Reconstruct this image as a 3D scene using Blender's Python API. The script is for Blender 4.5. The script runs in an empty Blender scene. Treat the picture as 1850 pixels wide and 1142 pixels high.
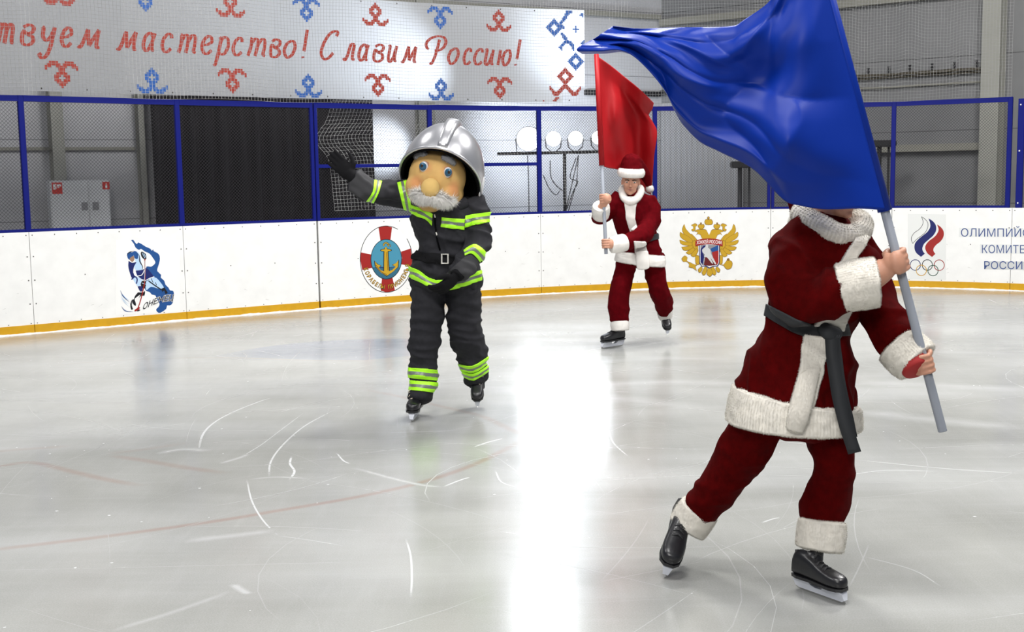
import bpy, bmesh, math, random
import numpy as np
from mathutils import Vector, Matrix, noise
from mathutils.geometry import tessellate_polygon

random.seed(7)
SC = bpy.context.scene
COL = SC.collection

# ------------------------------------------------------------------ camera
FPX, HC, ROLL, PITCH = 2200.0, 1.65, 0.0154, math.atan(253 / 2200)
CAM = Vector((0, 0, HC))
FW = Vector((0, math.cos(PITCH), -math.sin(PITCH)))
_u0 = Vector((0, math.sin(PITCH), math.cos(PITCH)))
_r0 = Vector((1, 0, 0))
RT = _r0 * math.cos(ROLL) - _u0 * math.sin(ROLL)
UP = _r0 * math.sin(ROLL) + _u0 * math.cos(ROLL)
cd = bpy.data.cameras.new('camera')
cd.sensor_width = 36.0
cd.lens = FPX / 1850 * 36.0
cd.clip_end = 200
co = bpy.data.objects.new('camera', cd)
COL.objects.link(co)
co.matrix_world = Matrix((
    (RT.x, UP.x, -FW.x, CAM.x), (RT.y, UP.y, -FW.y, CAM.y), (RT.z, UP.z, -FW.z, CAM.z), (0, 0, 0, 1)))
SC.camera = co

# ------------------------------------------------------------------ colour, world, lights
SC.view_settings.view_transform = 'Standard'
SC.view_settings.look = 'None'
SC.view_settings.gamma = 1.0
SC.view_settings.use_curve_mapping = False
SC.view_settings.exposure = -0.5
W = bpy.data.worlds.new('hall')
SC.world = W
W.use_nodes = True
bg = W.node_tree.nodes['Background']
bg.inputs[0].default_value = (0.80, 0.86, 1.0, 1)
bg.inputs[1].default_value = 0.30


def area_light(name, loc, target, size, power, color=(1, 1, 1), sy=None):
    d = bpy.data.lights.new(name, 'AREA')
    d.energy = power
    d.color = color
    d.shape = 'RECTANGLE'
    d.size = size
    d.size_y = sy or size
    o = bpy.data.objects.new(name, d)
    COL.objects.link(o)
    o.location = loc
    o.rotation_euler = (Vector(target) - Vector(loc)).to_track_quat('-Z', 'Y').to_euler()
    return o


for (x, y, p) in ((-5, 4, 300), (0, 3, 520), (5, 4, 520), (-4.5, 10.5, 150), (0.5, 10.5, 950), (5.5, 10.5, 850)):
    area_light('hall_lamp', (x, y, 7.5), (x, y + 1.0, 0), 1.6, p, (1.0, 0.985, 0.965))
for z in (4.6, 5.2, 5.9):  # unseen lights added to draw the bright streak down the ice
    area_light('added_streak_light', (0.45, 18.9, z), (0.6, 6.0, 0.0), 0.9, 26, (0.90, 0.95, 1.0))
area_light('hall_lamp_front', (-1.5, -3.0, 5.5), (0.8, 8, 0.9), 2.4, 560, (1.0, 0.98, 0.95))

# ------------------------------------------------------------------ helpers
def ray(x, y):
    return FW + RT * ((x - 925) / FPX) + UP * ((571 - y) / FPX)


def P(x, y, Y):
    d = ray(x, y)
    return CAM + d * (Y / d.y)


def G(x, y, z=0.0):
    d = ray(x, y)
    return CAM + d * ((HC - z) / -d.z)


def proj(p):
    v = Vector(p) - CAM
    z = v.dot(FW)
    return 925 + FPX * v.dot(RT) / z, 571 - FPX * v.dot(UP) / z


def mat(name, col, rough=0.6, metal=0.0, spec=0.5, sheen=0.0, noise_amt=0.0, noise_scale=20, bump=0.0, bump_scale=200,
        emit=None, emit_s=0.0, coat=0.0, stretch=(1, 1, 1), trans=0.0):
    m = bpy.data.materials.new(name)
    m.use_nodes = True
    nt = m.node_tree
    b = nt.nodes['Principled BSDF']
    b.inputs['Base Color'].default_value = (*col, 1)
    b.inputs['Roughness'].default_value = rough
    b.inputs['Metallic'].default_value = metal
    b.inputs['Specular IOR Level'].default_value = spec
    b.inputs['Coat Weight'].default_value = coat
    if sheen:
        b.inputs['Sheen Weight'].default_value = sheen
        b.inputs['Sheen Roughness'].default_value = 0.4
        b.inputs['Sheen Tint'].default_value = (*[min(1, c * 3 + 0.05) for c in col], 1)
    if emit:
        b.inputs['Emission Color'].default_value = (*emit, 1)
        b.inputs['Emission Strength'].default_value = emit_s
    if trans:
        b.inputs['Transmission Weight'].default_value = trans
    if noise_amt or bump:
        tc = nt.nodes.new('ShaderNodeTexCoord')
        mp = nt.nodes.new('ShaderNodeMapping')
        mp.inputs['Scale'].default_value = stretch
        nt.links.new(tc.outputs['Object'], mp.inputs[0])
    if noise_amt:
        n = nt.nodes.new('ShaderNodeTexNoise')
        n.inputs['Scale'].default_value = noise_scale
        n.inputs['Detail'].default_value = 5
        nt.links.new(mp.outputs[0], n.inputs['Vector'])
        r = nt.nodes.new('ShaderNodeMapRange')
        r.inputs[1].default_value = 0.3
        r.inputs[2].default_value = 0.7
        r.inputs[3].default_value = 1 - noise_amt
        r.inputs[4].default_value = 1 + noise_amt * 0.5
        nt.links.new(n.outputs[0], r.inputs[0])
        x = nt.nodes.new('ShaderNodeMix')
        x.data_type = 'RGBA'
        x.blend_type = 'MULTIPLY'
        x.inputs[0].default_value = 1
        x.inputs[6].default_value = (*col, 1)
        nt.links.new(r.outputs[0], x.inputs[7])
        nt.links.new(x.outputs[2], b.inputs['Base Color'])
    if bump:
        n2 = nt.nodes.new('ShaderNodeTexNoise')
        n2.inputs['Scale'].default_value = bump_scale
        n2.inputs['Detail'].default_value = 4
        nt.links.new(mp.outputs[0], n2.inputs['Vector'])
        bp = nt.nodes.new('ShaderNodeBump')
        bp.inputs['Strength'].default_value = bump
        bp.inputs['Distance'].default_value = 0.004
        nt.links.new(n2.outputs[0], bp.inputs['Height'])
        nt.links.new(bp.outputs[0], b.inputs['Normal'])
    return m


def tag(o, label=None, cat=None, group=None, kind=None):
    if label:
        o['label'] = label
    if cat:
        o['category'] = cat
    if group:
        o['group'] = group
    if kind:
        o['kind'] = kind
    return o


def empty(name, loc, label=None, cat=None, group=None, kind=None):
    o = bpy.data.objects.new(name, None)
    o.empty_display_size = 0.1
    COL.objects.link(o)
    o.location = loc
    o.matrix_basis = Matrix.Translation(Vector(loc))
    return tag(o, label, cat, group, kind)


def set_parent(o, par):
    if par is not None:
        o.parent = par
        M = par.matrix_basis.copy()
        q = par
        while q.parent is not None:
            M = q.parent.matrix_basis @ q.matrix_parent_inverse @ M
            q = q.parent
        o.matrix_parent_inverse = M.inverted()


def link_mesh(name, me, mats, par=None, smooth=True):
    if not isinstance(mats, (list, tuple)):
        mats = [mats]
    for m in mats:
        me.materials.append(m)
    if smooth:
        me.polygons.foreach_set('use_smooth', [True] * len(me.polygons))
    o = bpy.data.objects.new(name, me)
    COL.objects.link(o)
    set_parent(o, par)
    return o


def obj(name, bm, mats, par=None, smooth=False):
    me = bpy.data.meshes.new(name)
    fl = bm.verts.layers.float_vector.get('pile')
    nrm = None
    if fl is not None:           # the pile is lit like the cloth it grows from
        bm.normal_update()
        nrm = [(v[fl] if v[fl].length > 0.5 else v.normal).copy() for v in bm.verts]
        bm.verts.layers.float_vector.remove(fl)
    bm.to_mesh(me)
    bm.free()
    o = link_mesh(name, me, mats, par, smooth)
    if nrm:
        me.normals_split_custom_set_from_vertices([n.normalized() if n.length > 0 else Vector((0, 0, 1)) for n in nrm])
    return o


def box(bm, lo, hi, mi=0, M=None):
    vs = [bm.verts.new((x, y, z)) for z in (lo[2], hi[2]) for y in (lo[1], hi[1]) for x in (lo[0], hi[0])]
    if M is not None:
        for v in vs:
            v.co = M @ v.co
    for f in ((0, 2, 3, 1), (4, 5, 7, 6), (0, 1, 5, 4), (2, 6, 7, 3), (0, 4, 6, 2), (1, 3, 7, 5)):
        bm.faces.new([vs[i] for i in f]).material_index = mi
    return vs


def frame_for(t, ref=Vector((0, 0, 1))):
    a = t.cross(ref)
    if a.length < 1e-4:
        a = t.cross(Vector((1, 0, 0)))
    a.normalize()
    return a, a.cross(t).normalized()


def tube(bm, pts, r, n=8, mi=0, cap=True, taper=None, closed=False):
    pts = [Vector(p) for p in pts]
    rings = []
    N = len(pts)
    pa = None
    for i, p in enumerate(pts):
        if closed:
            t = (pts[(i + 1) % N] - pts[i - 1]).normalized()
        else:
            t = (pts[min(i + 1, N - 1)] - pts[max(i - 1, 0)]).normalized()
        if pa is None:
            a, b = frame_for(t)
        else:
            a = (pa - t * pa.dot(t)).normalized()
            b = a.cross(t).normalized()
        pa = a
        rr = r if taper is None else taper[i]
        rings.append([bm.verts.new(p + a * (rr * math.cos(k * math.tau / n)) + b * (rr * math.sin(k * math.tau / n)))
                      for k in range(n)])
    rng = range(N) if closed else range(N - 1)
    for i in rng:
        q, s = rings[i], rings[(i + 1) % N]
        for k in range(n):
            bm.faces.new((q[k], q[(k + 1) % n], s[(k + 1) % n], s[k])).material_index = mi
    if cap and not closed:
        bm.faces.new(rings[0][::-1]).material_index = mi
        bm.faces.new(rings[-1]).material_index = mi


def cr(p, n):
    """Catmull-Rom through a list of tuples, n points per span"""
    A = [np.array(q, float) for q in p]
    out = []
    for i in range(len(A) - 1):
        p0, p1, p2 = A[max(i - 1, 0)], A[i], A[i + 1]
        p3 = A[min(i + 2, len(A) - 1)]
        if i == 0:
            p0 = 2 * p1 - p2
        if i + 2 >= len(A):
            p3 = 2 * p2 - p1
        for k in range(n):
            t = k / n
            out.append(0.5 * ((2 * p1) + (p2 - p0) * t + (2 * p0 - 5 * p1 + 4 * p2 - p3) * t * t
                              + (3 * p1 - p0 - 3 * p2 + p3) * t ** 3))
    out.append(A[-1])
    return out


def loft(bm, st, Y0, n=5, m=28, cap=0.5, scale=1.0, mi=0):
    """st: (px, py, dy metres, half width px, half depth px); sections square to the path, widths read in the picture plane"""
    st = [s if len(s) == 5 else (*s, s[3]) for s in st]
    Q = cr(st, n)
    C = [P(q[0], q[1], Y0 + q[2]) for q in Q]
    S = [(q[3] * scale * (Y0 + q[2]) / FPX, q[4] * scale * (Y0 + q[2]) / FPX) for q in Q]
    T = [(C[min(i + 1, len(C) - 1)] - C[max(i - 1, 0)]).normalized() for i in range(len(C))]
    rows = []
    if cap:
        for th in (80, 55, 28):
            a = math.radians(th)
            rows.append((C[0] - T[0] * S[0][0] * cap * math.sin(a), T[0], S[0][0] * math.cos(a), S[0][1] * math.cos(a)))
    rows += [(C[i], T[i], S[i][0], S[i][1]) for i in range(len(C))]
    if cap:
        for th in (28, 55, 80):
            a = math.radians(th)
            rows.append((C[-1] + T[-1] * S[-1][0] * cap * math.sin(a), T[-1], S[-1][0] * math.cos(a), S[-1][1] * math.cos(a)))
    rings = []
    prev = None
    for c, t, a, b in rows:
        v = (c - CAM).normalized()
        x = t.cross(v)
        if x.length < 0.3 and prev is not None:
            x = prev - t * prev.dot(t)
        x.normalize()
        if prev is not None and x.dot(prev) < 0:
            x = -x
        prev = x
        y = t.cross(x).normalized()
        rings.append([bm.verts.new(c + x * (a * math.cos(k * math.tau / m)) + y * (b * math.sin(k * math.tau / m)))
                      for k in range(m)])
    for i in range(len(rings) - 1):
        q, s = rings[i], rings[i + 1]
        for k in range(m):
            bm.faces.new((q[k], q[(k + 1) % m], s[(k + 1) % m], s[k])).material_index = mi
    bm.faces.new(rings[0][::-1]).material_index = mi
    bm.faces.new(rings[-1]).material_index = mi


def ellipsoid(bm, c, ax, nu=20, nv=14, mi=0):
    c = Vector(c)
    ax = [Vector(a) for a in ax]
    top = bm.verts.new(c + ax[2])
    bot = bm.verts.new(c - ax[2])
    rows = []
    for j in range(1, nv):
        th = math.pi * j / nv
        rows.append([bm.verts.new(c + ax[0] * (math.sin(th) * math.cos(math.tau * k / nu))
                                  + ax[1] * (math.sin(th) * math.sin(math.tau * k / nu)) + ax[2] * math.cos(th))
                     for k in range(nu)])
    fs = []
    for k in range(nu):
        fs.append(bm.faces.new((top, rows[0][k], rows[0][(k + 1) % nu])))
        fs.append(bm.faces.new((bot, rows[-1][(k + 1) % nu], rows[-1][k])))
    for j in range(len(rows) - 1):
        for k in range(nu):
            fs.append(bm.faces.new((rows[j][k], rows[j + 1][k], rows[j + 1][(k + 1) % nu], rows[j][(k + 1) % nu])))
    for f in fs:
        f.material_index = mi


def remesh(bm, voxel, smooth=4):
    bmesh.ops.recalc_face_normals(bm, faces=bm.faces)
    me = bpy.data.meshes.new('tmp')
    bm.to_mesh(me)
    bm.free()
    o = bpy.data.objects.new('tmp', me)
    COL.objects.link(o)
    r = o.modifiers.new('r', 'REMESH')
    r.mode = 'VOXEL'
    r.voxel_size = voxel
    if smooth:
        s = o.modifiers.new('s', 'SMOOTH')
        s.factor = 0.5
        s.iterations = smooth
    dg = bpy.context.evaluated_depsgraph_get()
    out = bpy.data.meshes.new_from_object(o.evaluated_get(dg))
    bpy.data.objects.remove(o)
    bpy.data.meshes.remove(me)
    out.materials.clear()
    return out


def wrinkle(me, amp, freq=(9, 9, 5), seed=0.0, ridge=True):
    """cloth folds: displace along normals by stretched noise"""
    n = len(me.vertices)
    co_ = np.empty(n * 3)
    me.vertices.foreach_get('co', co_)
    no_ = np.empty(n * 3)
    me.vertices.foreach_get('normal', no_)
    co_ = co_.reshape(-1, 3)
    no_ = no_.reshape(-1, 3)
    fx, fy, fz = freq
    d = np.empty(n)
    for i in range(n):
        x, y, z = co_[i]
        w = noise.noise((x * 3 + seed, y * 3, z * 3)) * 0.6
        v = noise.noise((x * fx + seed + w, y * fy + w, z * fz + x * 2.5 + w))
        u = noise.noise((x * fx * 2.3 + 5, y * fy * 2.3 + seed, z * fz * 2.0))
        q = noise.noise((x * fx * 1.1 + 2 * w + seed, y * fy * 1.1, z * fz * 1.45 + 3 * x + w + 11))
        d[i] = ((0.45 - abs(v)) * 1.3 if ridge else v) + 0.25 * u + 1.1 * (max(0.0, 0.35 - abs(q)) / 0.35) ** 2 - 0.3
    co_ += no_ * (d * amp)[:, None]
    me.vertices.foreach_set('co', co_.ravel())
    b = bmesh.new()
    b.from_mesh(me)
    for _ in range(4):
        bmesh.ops.smooth_vert(b, verts=b.verts, factor=0.5, use_axis_x=True, use_axis_y=True, use_axis_z=True)
    b.to_mesh(me)
    b.free()
    me.update()
    return me


def mesh_arrays(me):
    n = len(me.vertices)
    co_ = np.empty(n * 3)
    me.vertices.foreach_get('co', co_)
    co_ = co_.reshape(-1, 3)
    ls = np.empty(len(me.loops), int)
    me.loops.foreach_get('vertex_index', ls)
    st = np.empty(len(me.polygons), int)
    me.polygons.foreach_get('loop_start', st)
    tot = np.empty(len(me.polygons), int)
    me.polygons.foreach_get('loop_total', tot)
    return co_, ls, st, tot


def band(me, A, B, off, mats, fr=None, yr=None, front=False, name='band', par=None, thick=0.0, extra=None):
    """a strip lying on mesh `me`, between picture polylines A and B; fr splits it across into (from, to, material)"""
    co_, ls, st, tot = mesh_arrays(me)
    v = co_ - np.array(CAM)
    zz = v @ np.array(FW)
    px = 925 + FPX * (v @ np.array(RT)) / zz
    py = 571 - FPX * (v @ np.array(UP)) / zz
    quad = tot == 4
    fi = np.stack([ls[st[quad] + k] for k in range(4)], 1)
    cx = px[fi].mean(1)
    cy = py[fi].mean(1)
    cY = co_[fi][:, :, 1].mean(1)
    e1 = co_[fi[:, 1]] - co_[fi[:, 0]]
    e2 = co_[fi[:, 2]] - co_[fi[:, 0]]
    nr = np.cross(e1, e2)
    facing = (nr * (co_[fi].mean(1) - np.array(CAM))).sum(1)
    ok0 = np.ones(len(fi), bool)
    if yr:
        ok0 &= (cY > yr[0]) & (cY < yr[1])
    if front:
        ok0 &= facing < 0
    fr = fr or [(0.0, 1.0, 0)]
    out = bmesh.new()
    for i in range(len(A) - 1):
        for (f0, f1, mi) in fr:
            lerp = lambda p, q, t: (p[0] + (q[0] - p[0]) * t, p[1] + (q[1] - p[1]) * t)
            q = [lerp(A[i], B[i], f0), lerp(A[i + 1], B[i + 1], f0), lerp(A[i + 1], B[i + 1], f1), lerp(A[i], B[i], f1)]
            xs = [p[0] for p in q]
            ys = [p[1] for p in q]
            mg = 12
            sel = fi[ok0 & (cx > min(xs) - mg) & (cx < max(xs) + mg) & (cy > min(ys) - mg) & (cy < max(ys) + mg)]
            if len(sel) == 0:
                continue
            b = bmesh.new()
            mp = {}
            for f in sel:
                vv = []
                for k in f:
                    if k not in mp:
                        mp[k] = b.verts.new(co_[k])
                    vv.append(mp[k])
                b.faces.new(vv)
            cen = ray(sum(xs) / 4, sum(ys) / 4)
            for k in range(4):
                p0, p1 = q[k], q[(k + 1) % 4]
                if abs(p0[0] - p1[0]) + abs(p0[1] - p1[1]) < 0.2:
                    continue
                nn = ray(*p0).cross(ray(*p1)).normalized()
                if nn.dot(cen) < 0:
                    nn = -nn
                bmesh.ops.bisect_plane(b, geom=b.verts[:] + b.edges[:] + b.faces[:], plane_co=CAM, plane_no=nn,
                                       clear_inner=True, dist=1e-6)
            mp = {}
            for f in b.faces:
                vv = []
                for w in f.verts:
                    if w not in mp:
                        mp[w] = out.verts.new(w.co)
                    vv.append(mp[w])
                try:
                    out.faces.new(vv).material_index = mi
                except ValueError:
                    pass
            b.free()
    bmesh.ops.remove_doubles(out, verts=out.verts, dist=2e-4)
    out.normal_update()
    nm = [(w, w.normal.copy()) for w in out.verts]
    for w, n_ in nm:
        w.co += n_ * off
    if thick:
        ed = [e for e in out.edges if e.is_boundary]
        nd = {w: n_ for w, n_ in nm}
        new = {}
        for e in ed:
            for w in e.verts:
                if w not in new:
                    new[w] = out.verts.new(w.co - nd[w] * thick)
        for e in ed:
            f = e.link_faces[0]
            out.faces.new((e.verts[1], e.verts[0], new[e.verts[0]], new[e.verts[1]])).material_index = f.material_index
        bmesh.ops.recalc_face_normals(out, faces=out.faces)
    if extra:
        extra(out)
    return obj(name, out, mats, par, smooth=True)


def fur(bm, count, length, width, mi=0, droop=0.25, spread=0.7, seed=1, filt=None):
    """short pile: thin tapering blades rooted on the faces of bm"""
    rnd = random.Random(seed)
    count, length = int(count * 2.0), length * 0.75
    bm.normal_update()
    fl = bm.verts.layers.float_vector.get('pile') or bm.verts.layers.float_vector.new('pile')
    fs = [f for f in bm.faces if filt is None or filt(f)]
    ar = np.array([f.calc_area() for f in fs])
    if ar.sum() <= 0:
        return
    cnt = np.random.RandomState(seed).multinomial(count, ar / ar.sum())
    todo = []
    for f, c in zip(fs, cnt):
        vs = [v.co.copy() for v in f.verts]
        for _ in range(c):
            w = [rnd.random() for _ in vs]
            s = sum(w)
            p = sum((v * (q / s) for v, q in zip(vs, w)), Vector())
            nv = sum((v.normal * q for v, q in zip(f.verts, w)), Vector())
            todo.append((p, nv.normalized() if nv.length > 1e-3 else f.normal.copy()))
    for p, n_ in todo:
        tg = Vector((rnd.gauss(0, 1), rnd.gauss(0, 1), rnd.gauss(0, 1) - droop * 2))
        tg = (tg - n_ * tg.dot(n_)).normalized()
        d = (n_ * 0.65 + tg * (0.5 + spread * rnd.random())).normalized()
        sd = d.cross(n_).normalized() * width * 0.5
        L = length * (0.6 + 0.7 * rnd.random())
        a, b_ = bm.verts.new(p + sd), bm.verts.new(p - sd)
        c = bm.verts.new(p + d * L)
        for q in (a, b_, c):
            q[fl] = n_
        f_ = (a, b_, c) if (b_.co - a.co).cross(c.co - a.co).dot(n_) > 0 else (b_, a, c)
        bm.faces.new(f_).material_index = mi


def fur_loft(name, st, Y0, mats, par, count, length, width=0.0013, seed=1, n=6, m=30, cap=0.35, lump=0.0):
    bm = bmesh.new()
    loft(bm, st, Y0, n=n, m=m, cap=cap)
    bmesh.ops.recalc_face_normals(bm, faces=bm.faces)
    bmesh.ops.subdivide_edges(bm, edges=bm.edges, cuts=1, use_grid_fill=True)
    bm.normal_update()
    if lump:
        for v in bm.verts:
            v.co += v.normal * (noise.noise(v.co * 30) + 0.6 * noise.noise(v.co * 70)) * lump
    fur(bm, count, length, width, seed=seed)
    return obj(name, bm, mats, par, smooth=True)
# ------------------------------------------------------------------ materials of the place
M_ice = bpy.data.materials.new('ice')
M_ice.use_nodes = True


def build_ice(m):
    nt = m.node_tree
    L = nt.links.new
    b = nt.nodes['Principled BSDF']
    tc = nt.nodes.new('ShaderNodeTexCoord')

    def nz(scale, sx, sy, rot, detail=6):
        mp = nt.nodes.new('ShaderNodeMapping')
        mp.inputs['Scale'].default_value = (sx, sy, 1)
        mp.inputs['Rotation'].default_value = (0, 0, rot)
        L(tc.outputs['Object'], mp.inputs[0])
        n = nt.nodes.new('ShaderNodeTexNoise')
        n.inputs['Scale'].default_value = scale
        n.inputs['Detail'].default_value = detail
        L(mp.outputs[0], n.inputs['Vector'])
        return n.outputs[0]

    def rng(v, a, b_, c, d):
        r = nt.nodes.new('ShaderNodeMapRange')
        for i, q in enumerate((a, b_, c, d)):
            r.inputs[i + 1].default_value = q
        L(v, r.inputs[0])
        return r.outputs[0]

    def mth(op, a, c):
        n = nt.nodes.new('ShaderNodeMath')
        n.operation = op
        for i, q in enumerate((a, c)):
            if isinstance(q, (int, float)):
                n.inputs[i].default_value = q
            else:
                L(q, n.inputs[i])
        n.use_clamp = op in ('ADD', 'MULTIPLY')
        return n.outputs[0]

    def mix(f, a, c):
        n = nt.nodes.new('ShaderNodeMix')
        n.data_type = 'RGBA'
        if isinstance(f, (int, float)):
            n.inputs[0].default_value = f
        else:
            L(f, n.inputs[0])
        for i, q in ((6, a), (7, c)):
            if isinstance(q, tuple):
                n.inputs[i].default_value = q
            else:
                L(q, n.inputs[i])
        return n.outputs[2]
    swath = rng(nz(0.8, 0.25, 1.3, 0.12, 3), 0.45, 0.75, 0, 1)      # broad bands of scraped frost
    cloud = rng(nz(0.7, 1, 1, 0.4, 4), 0.35, 0.65, 0, 1)
    fine = rng(nz(9, 0.25, 2.0, 0.5, 8), 0.48, 0.70, 0, 1)
    fine2 = rng(nz(9, 2.2, 0.25, -0.4, 8), 0.50, 0.72, 0, 1)
    grain = rng(nz(160, 1, 1, 0, 3), 0.35, 0.7, 0.0, 1)
    fr = mth('ADD', mth('MULTIPLY', swath, 0.30), mth('MULTIPLY', mth('ADD', fine, fine2), 0.04))
    at = nt.nodes.new('ShaderNodeAttribute')
    at.attribute_name = 'mark'
    sp = nt.nodes.new('ShaderNodeSeparateColor')
    L(at.outputs['Color'], sp.inputs[0])
    base = mix(cloud, (0.235, 0.238, 0.220, 1), (0.325, 0.328, 0.308, 1))
    base = mix(mth('MULTIPLY', grain, 0.10), base, (0.80, 0.80, 0.78, 1))
    base = mix(mth('MULTIPLY', sp.outputs[0], 0.55), base, (0.25, 0.11, 0.07, 1))    # red line under the ice
    base = mix(mth('MULTIPLY', sp.outputs[1], 0.6), base, (0.12, 0.16, 0.28, 1))    # blue emblem under the ice
    fr2 = mth('ADD', fr, sp.outputs[2])
    base = mix(mth('MULTIPLY', fr2, 0.85), base, (0.62, 0.63, 0.64, 1))
    L(base, b.inputs['Base Color'])
    rough = mth('ADD', rng(nz(1.3, 0.5, 1.2, 0.2), 0.3, 0.7, 0.14, 0.23), mth('MULTIPLY', fr2, 0.25))
    L(rough, b.inputs['Roughness'])
    b.inputs['Specular IOR Level'].default_value = 0.75
    bp = nt.nodes.new('ShaderNodeBump')
    bp.inputs['Strength'].default_value = 0.07
    bp.inputs['Distance'].default_value = 0.004
    L(nz(6, 0.3, 1.4, 0.1, 8), bp.inputs['Height'])
    L(bp.outputs[0], b.inputs['Normal'])


build_ice(M_ice)
M_board = mat('white board', (0.80, 0.80, 0.78), 0.28, noise_amt=0.05, noise_scale=6, spec=0.45)
M_kick = mat('yellow kick plate', (0.56, 0.30, 0.004), 0.4, noise_amt=0.08, noise_scale=15)
M_gap = mat('dark gap', (0.01, 0.01, 0.012), 0.9)
M_blue = mat('blue paint', (0.006, 0.010, 0.14), 0.45, spec=0.12)
M_wire = mat('galvanised wire', (0.028, 0.026, 0.03), 0.7)
M_net = mat('net twine', (0.36, 0.36, 0.355), 0.9)
M_net2 = mat('white net twine', (0.5, 0.5, 0.49), 0.9)
M_screw = mat('screw', (0.06, 0.055, 0.05), 0.5)
M_snow = mat('ice shavings', (0.86, 0.87, 0.88), 0.9)
M_black = mat('black cloth', (0.012, 0.010, 0.012), 0.9, noise_amt=0.3, noise_scale=6, stretch=(3, 3, 0.2))
M_col = mat('column paint', (0.30, 0.30, 0.265), 0.6, noise_amt=0.06, noise_scale=3)
M_beam = mat('beam paint', (0.24, 0.235, 0.20), 0.6)
M_dark = mat('dark metal', (0.02, 0.02, 0.022), 0.5, metal=0.3)
M_cable = mat('cable rubber', (0.015, 0.015, 0.017), 0.6)
M_cab = mat('cabinet enamel', (0.62, 0.63, 0.64), 0.4)
M_red = mat('sign red', (0.62, 0.03, 0.02), 0.5)
M_white = mat('sign white', (0.85, 0.85, 0.84), 0.5)


def wall_mat(name, col, zstep, rough=0.42, vertical=0.0):
    m = mat(name, col, rough)
    nt = m.node_tree
    L = nt.links.new
    tc = nt.nodes.new('ShaderNodeTexCoord')
    sx = nt.nodes.new('ShaderNodeSeparateXYZ')
    L(tc.outputs['Object'], sx.inputs[0])

    def line(src, step, w):
        a = nt.nodes.new('ShaderNodeMath')
        a.operation = 'MODULO'
        a.inputs[1].default_value = step
        L(src, a.inputs[0])
        c = nt.nodes.new('ShaderNodeMath')
        c.operation = 'LESS_THAN'
        c.inputs[1].default_value = w
        L(a.outputs[0], c.inputs[0])
        return c.outputs[0]
    f = line(sx.outputs[2], zstep, 0.012)
    if vertical:
        g = line(sx.outputs[0], vertical, 0.012)
        mx = nt.nodes.new('ShaderNodeMath')
        mx.operation = 'MAXIMUM'
        L(f, mx.inputs[0])
        L(g, mx.inputs[1])
        f = mx.outputs[0]
    n = nt.nodes.new('ShaderNodeTexNoise')
    n.inputs['Scale'].default_value = 1.5
    L(tc.outputs['Object'], n.inputs['Vector'])
    mr = nt.nodes.new('ShaderNodeMapRange')
    mr.inputs[1].default_value = 0.3
    mr.inputs[2].default_value = 0.7
    mr.inputs[3].default_value = 0.92
    mr.inputs[4].default_value = 1.06
    L(n.outputs[0], mr.inputs[0])
    x0 = nt.nodes.new('ShaderNodeMix')
    x0.data_type = 'RGBA'
    x0.blend_type = 'MULTIPLY'
    x0.inputs[0].default_value = 1
    x0.inputs[6].default_value = (*col, 1)
    L(mr.outputs[0], x0.inputs[7])
    x = nt.nodes.new('ShaderNodeMix')
    x.data_type = 'RGBA'
    L(f, x.inputs[0])
    L(x0.outputs[2], x.inputs[6])
    x.inputs[7].default_value = (*[c * 0.4 for c in col], 1)
    L(x.outputs[2], nt.nodes['Principled BSDF'].inputs['Base Color'])
    return m


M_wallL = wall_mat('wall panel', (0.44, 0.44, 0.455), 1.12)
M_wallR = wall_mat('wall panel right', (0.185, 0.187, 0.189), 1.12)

# ------------------------------------------------------------------ the path of the boards
_PC = (-7.89953024e-06, -2.64262777e-03, -5.39964401e-02, 4.38062582e-01, 1.67936720e+01)


def _py(x):
    if x < -5.8:
        return _py(-5.8) + (x + 5.8) * 0.96
    if x > 7.3:
        return _py(7.3) - (x - 7.3) * 0.9
    r = 0.0
    for c in _PC:
        r = r * x + c
    return r


_xs = np.linspace(-11.5, 13.0, 2451)
_ys = np.array([_py(x) for x in _xs])
_ss = np.concatenate([[0], np.cumsum(np.hypot(np.diff(_xs), np.diff(_ys)))])


def path(s, off=0.0, z=0.0):
    """point on the boards' inner face; off > 0 is towards the rink"""
    x, y = np.interp(s, _ss, _xs), np.interp(s, _ss, _ys)
    x1, y1 = np.interp(s + 0.05, _ss, _xs), np.interp(s + 0.05, _ss, _ys)
    x0, y0 = np.interp(s - 0.05, _ss, _xs), np.interp(s - 0.05, _ss, _ys)
    l_ = math.hypot(x1 - x0, y1 - y0)
    nx, ny = (y1 - y0) / l_, -(x1 - x0) / l_
    return Vector((x + nx * off, y + ny * off, z))


_tab = {}


def s_at(px, z, off=0.0):
    k = (round(z, 2), round(off, 2))
    if k not in _tab:
        sg = np.linspace(0.1, _ss[-1] - 0.1, 600)
        _tab[k] = (sg, np.array([proj(path(s, off, z))[0] for s in sg]))
    sg, pxs = _tab[k]
    return float(np.interp(px, pxs, sg))


def board_sz(px, py, off=0.0):
    z = 0.5
    for _ in range(4):
        s = s_at(px, max(-0.5, min(5, round(z, 2))), off)
        y0, y1 = proj(path(s, off, 0))[1], proj(path(s, off, 1))[1]
        z = (py - y0) / (y1 - y0)
    return s, z


HB, HF = 1.12, 2.60
s_edges = [s_at(p, 1.12) for p in (52, 330, 573, 781, 976.5, 1184, 1392.5, 1611.5, 1829)]
s_edges = [s_edges[0] - 1.75] + s_edges + [s_edges[-1] + 1.75]
s_more = [(s_edges[0] - 1.75, s_edges[0]), (s_edges[-1], s_edges[-1] + 1.75), (s_edges[-1] + 1.75, s_edges[-1] + 3.5)]

# ------------------------------------------------------------------ floor
bm = bmesh.new()
lay = bm.loops.layers.float_color.new('mark')


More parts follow.
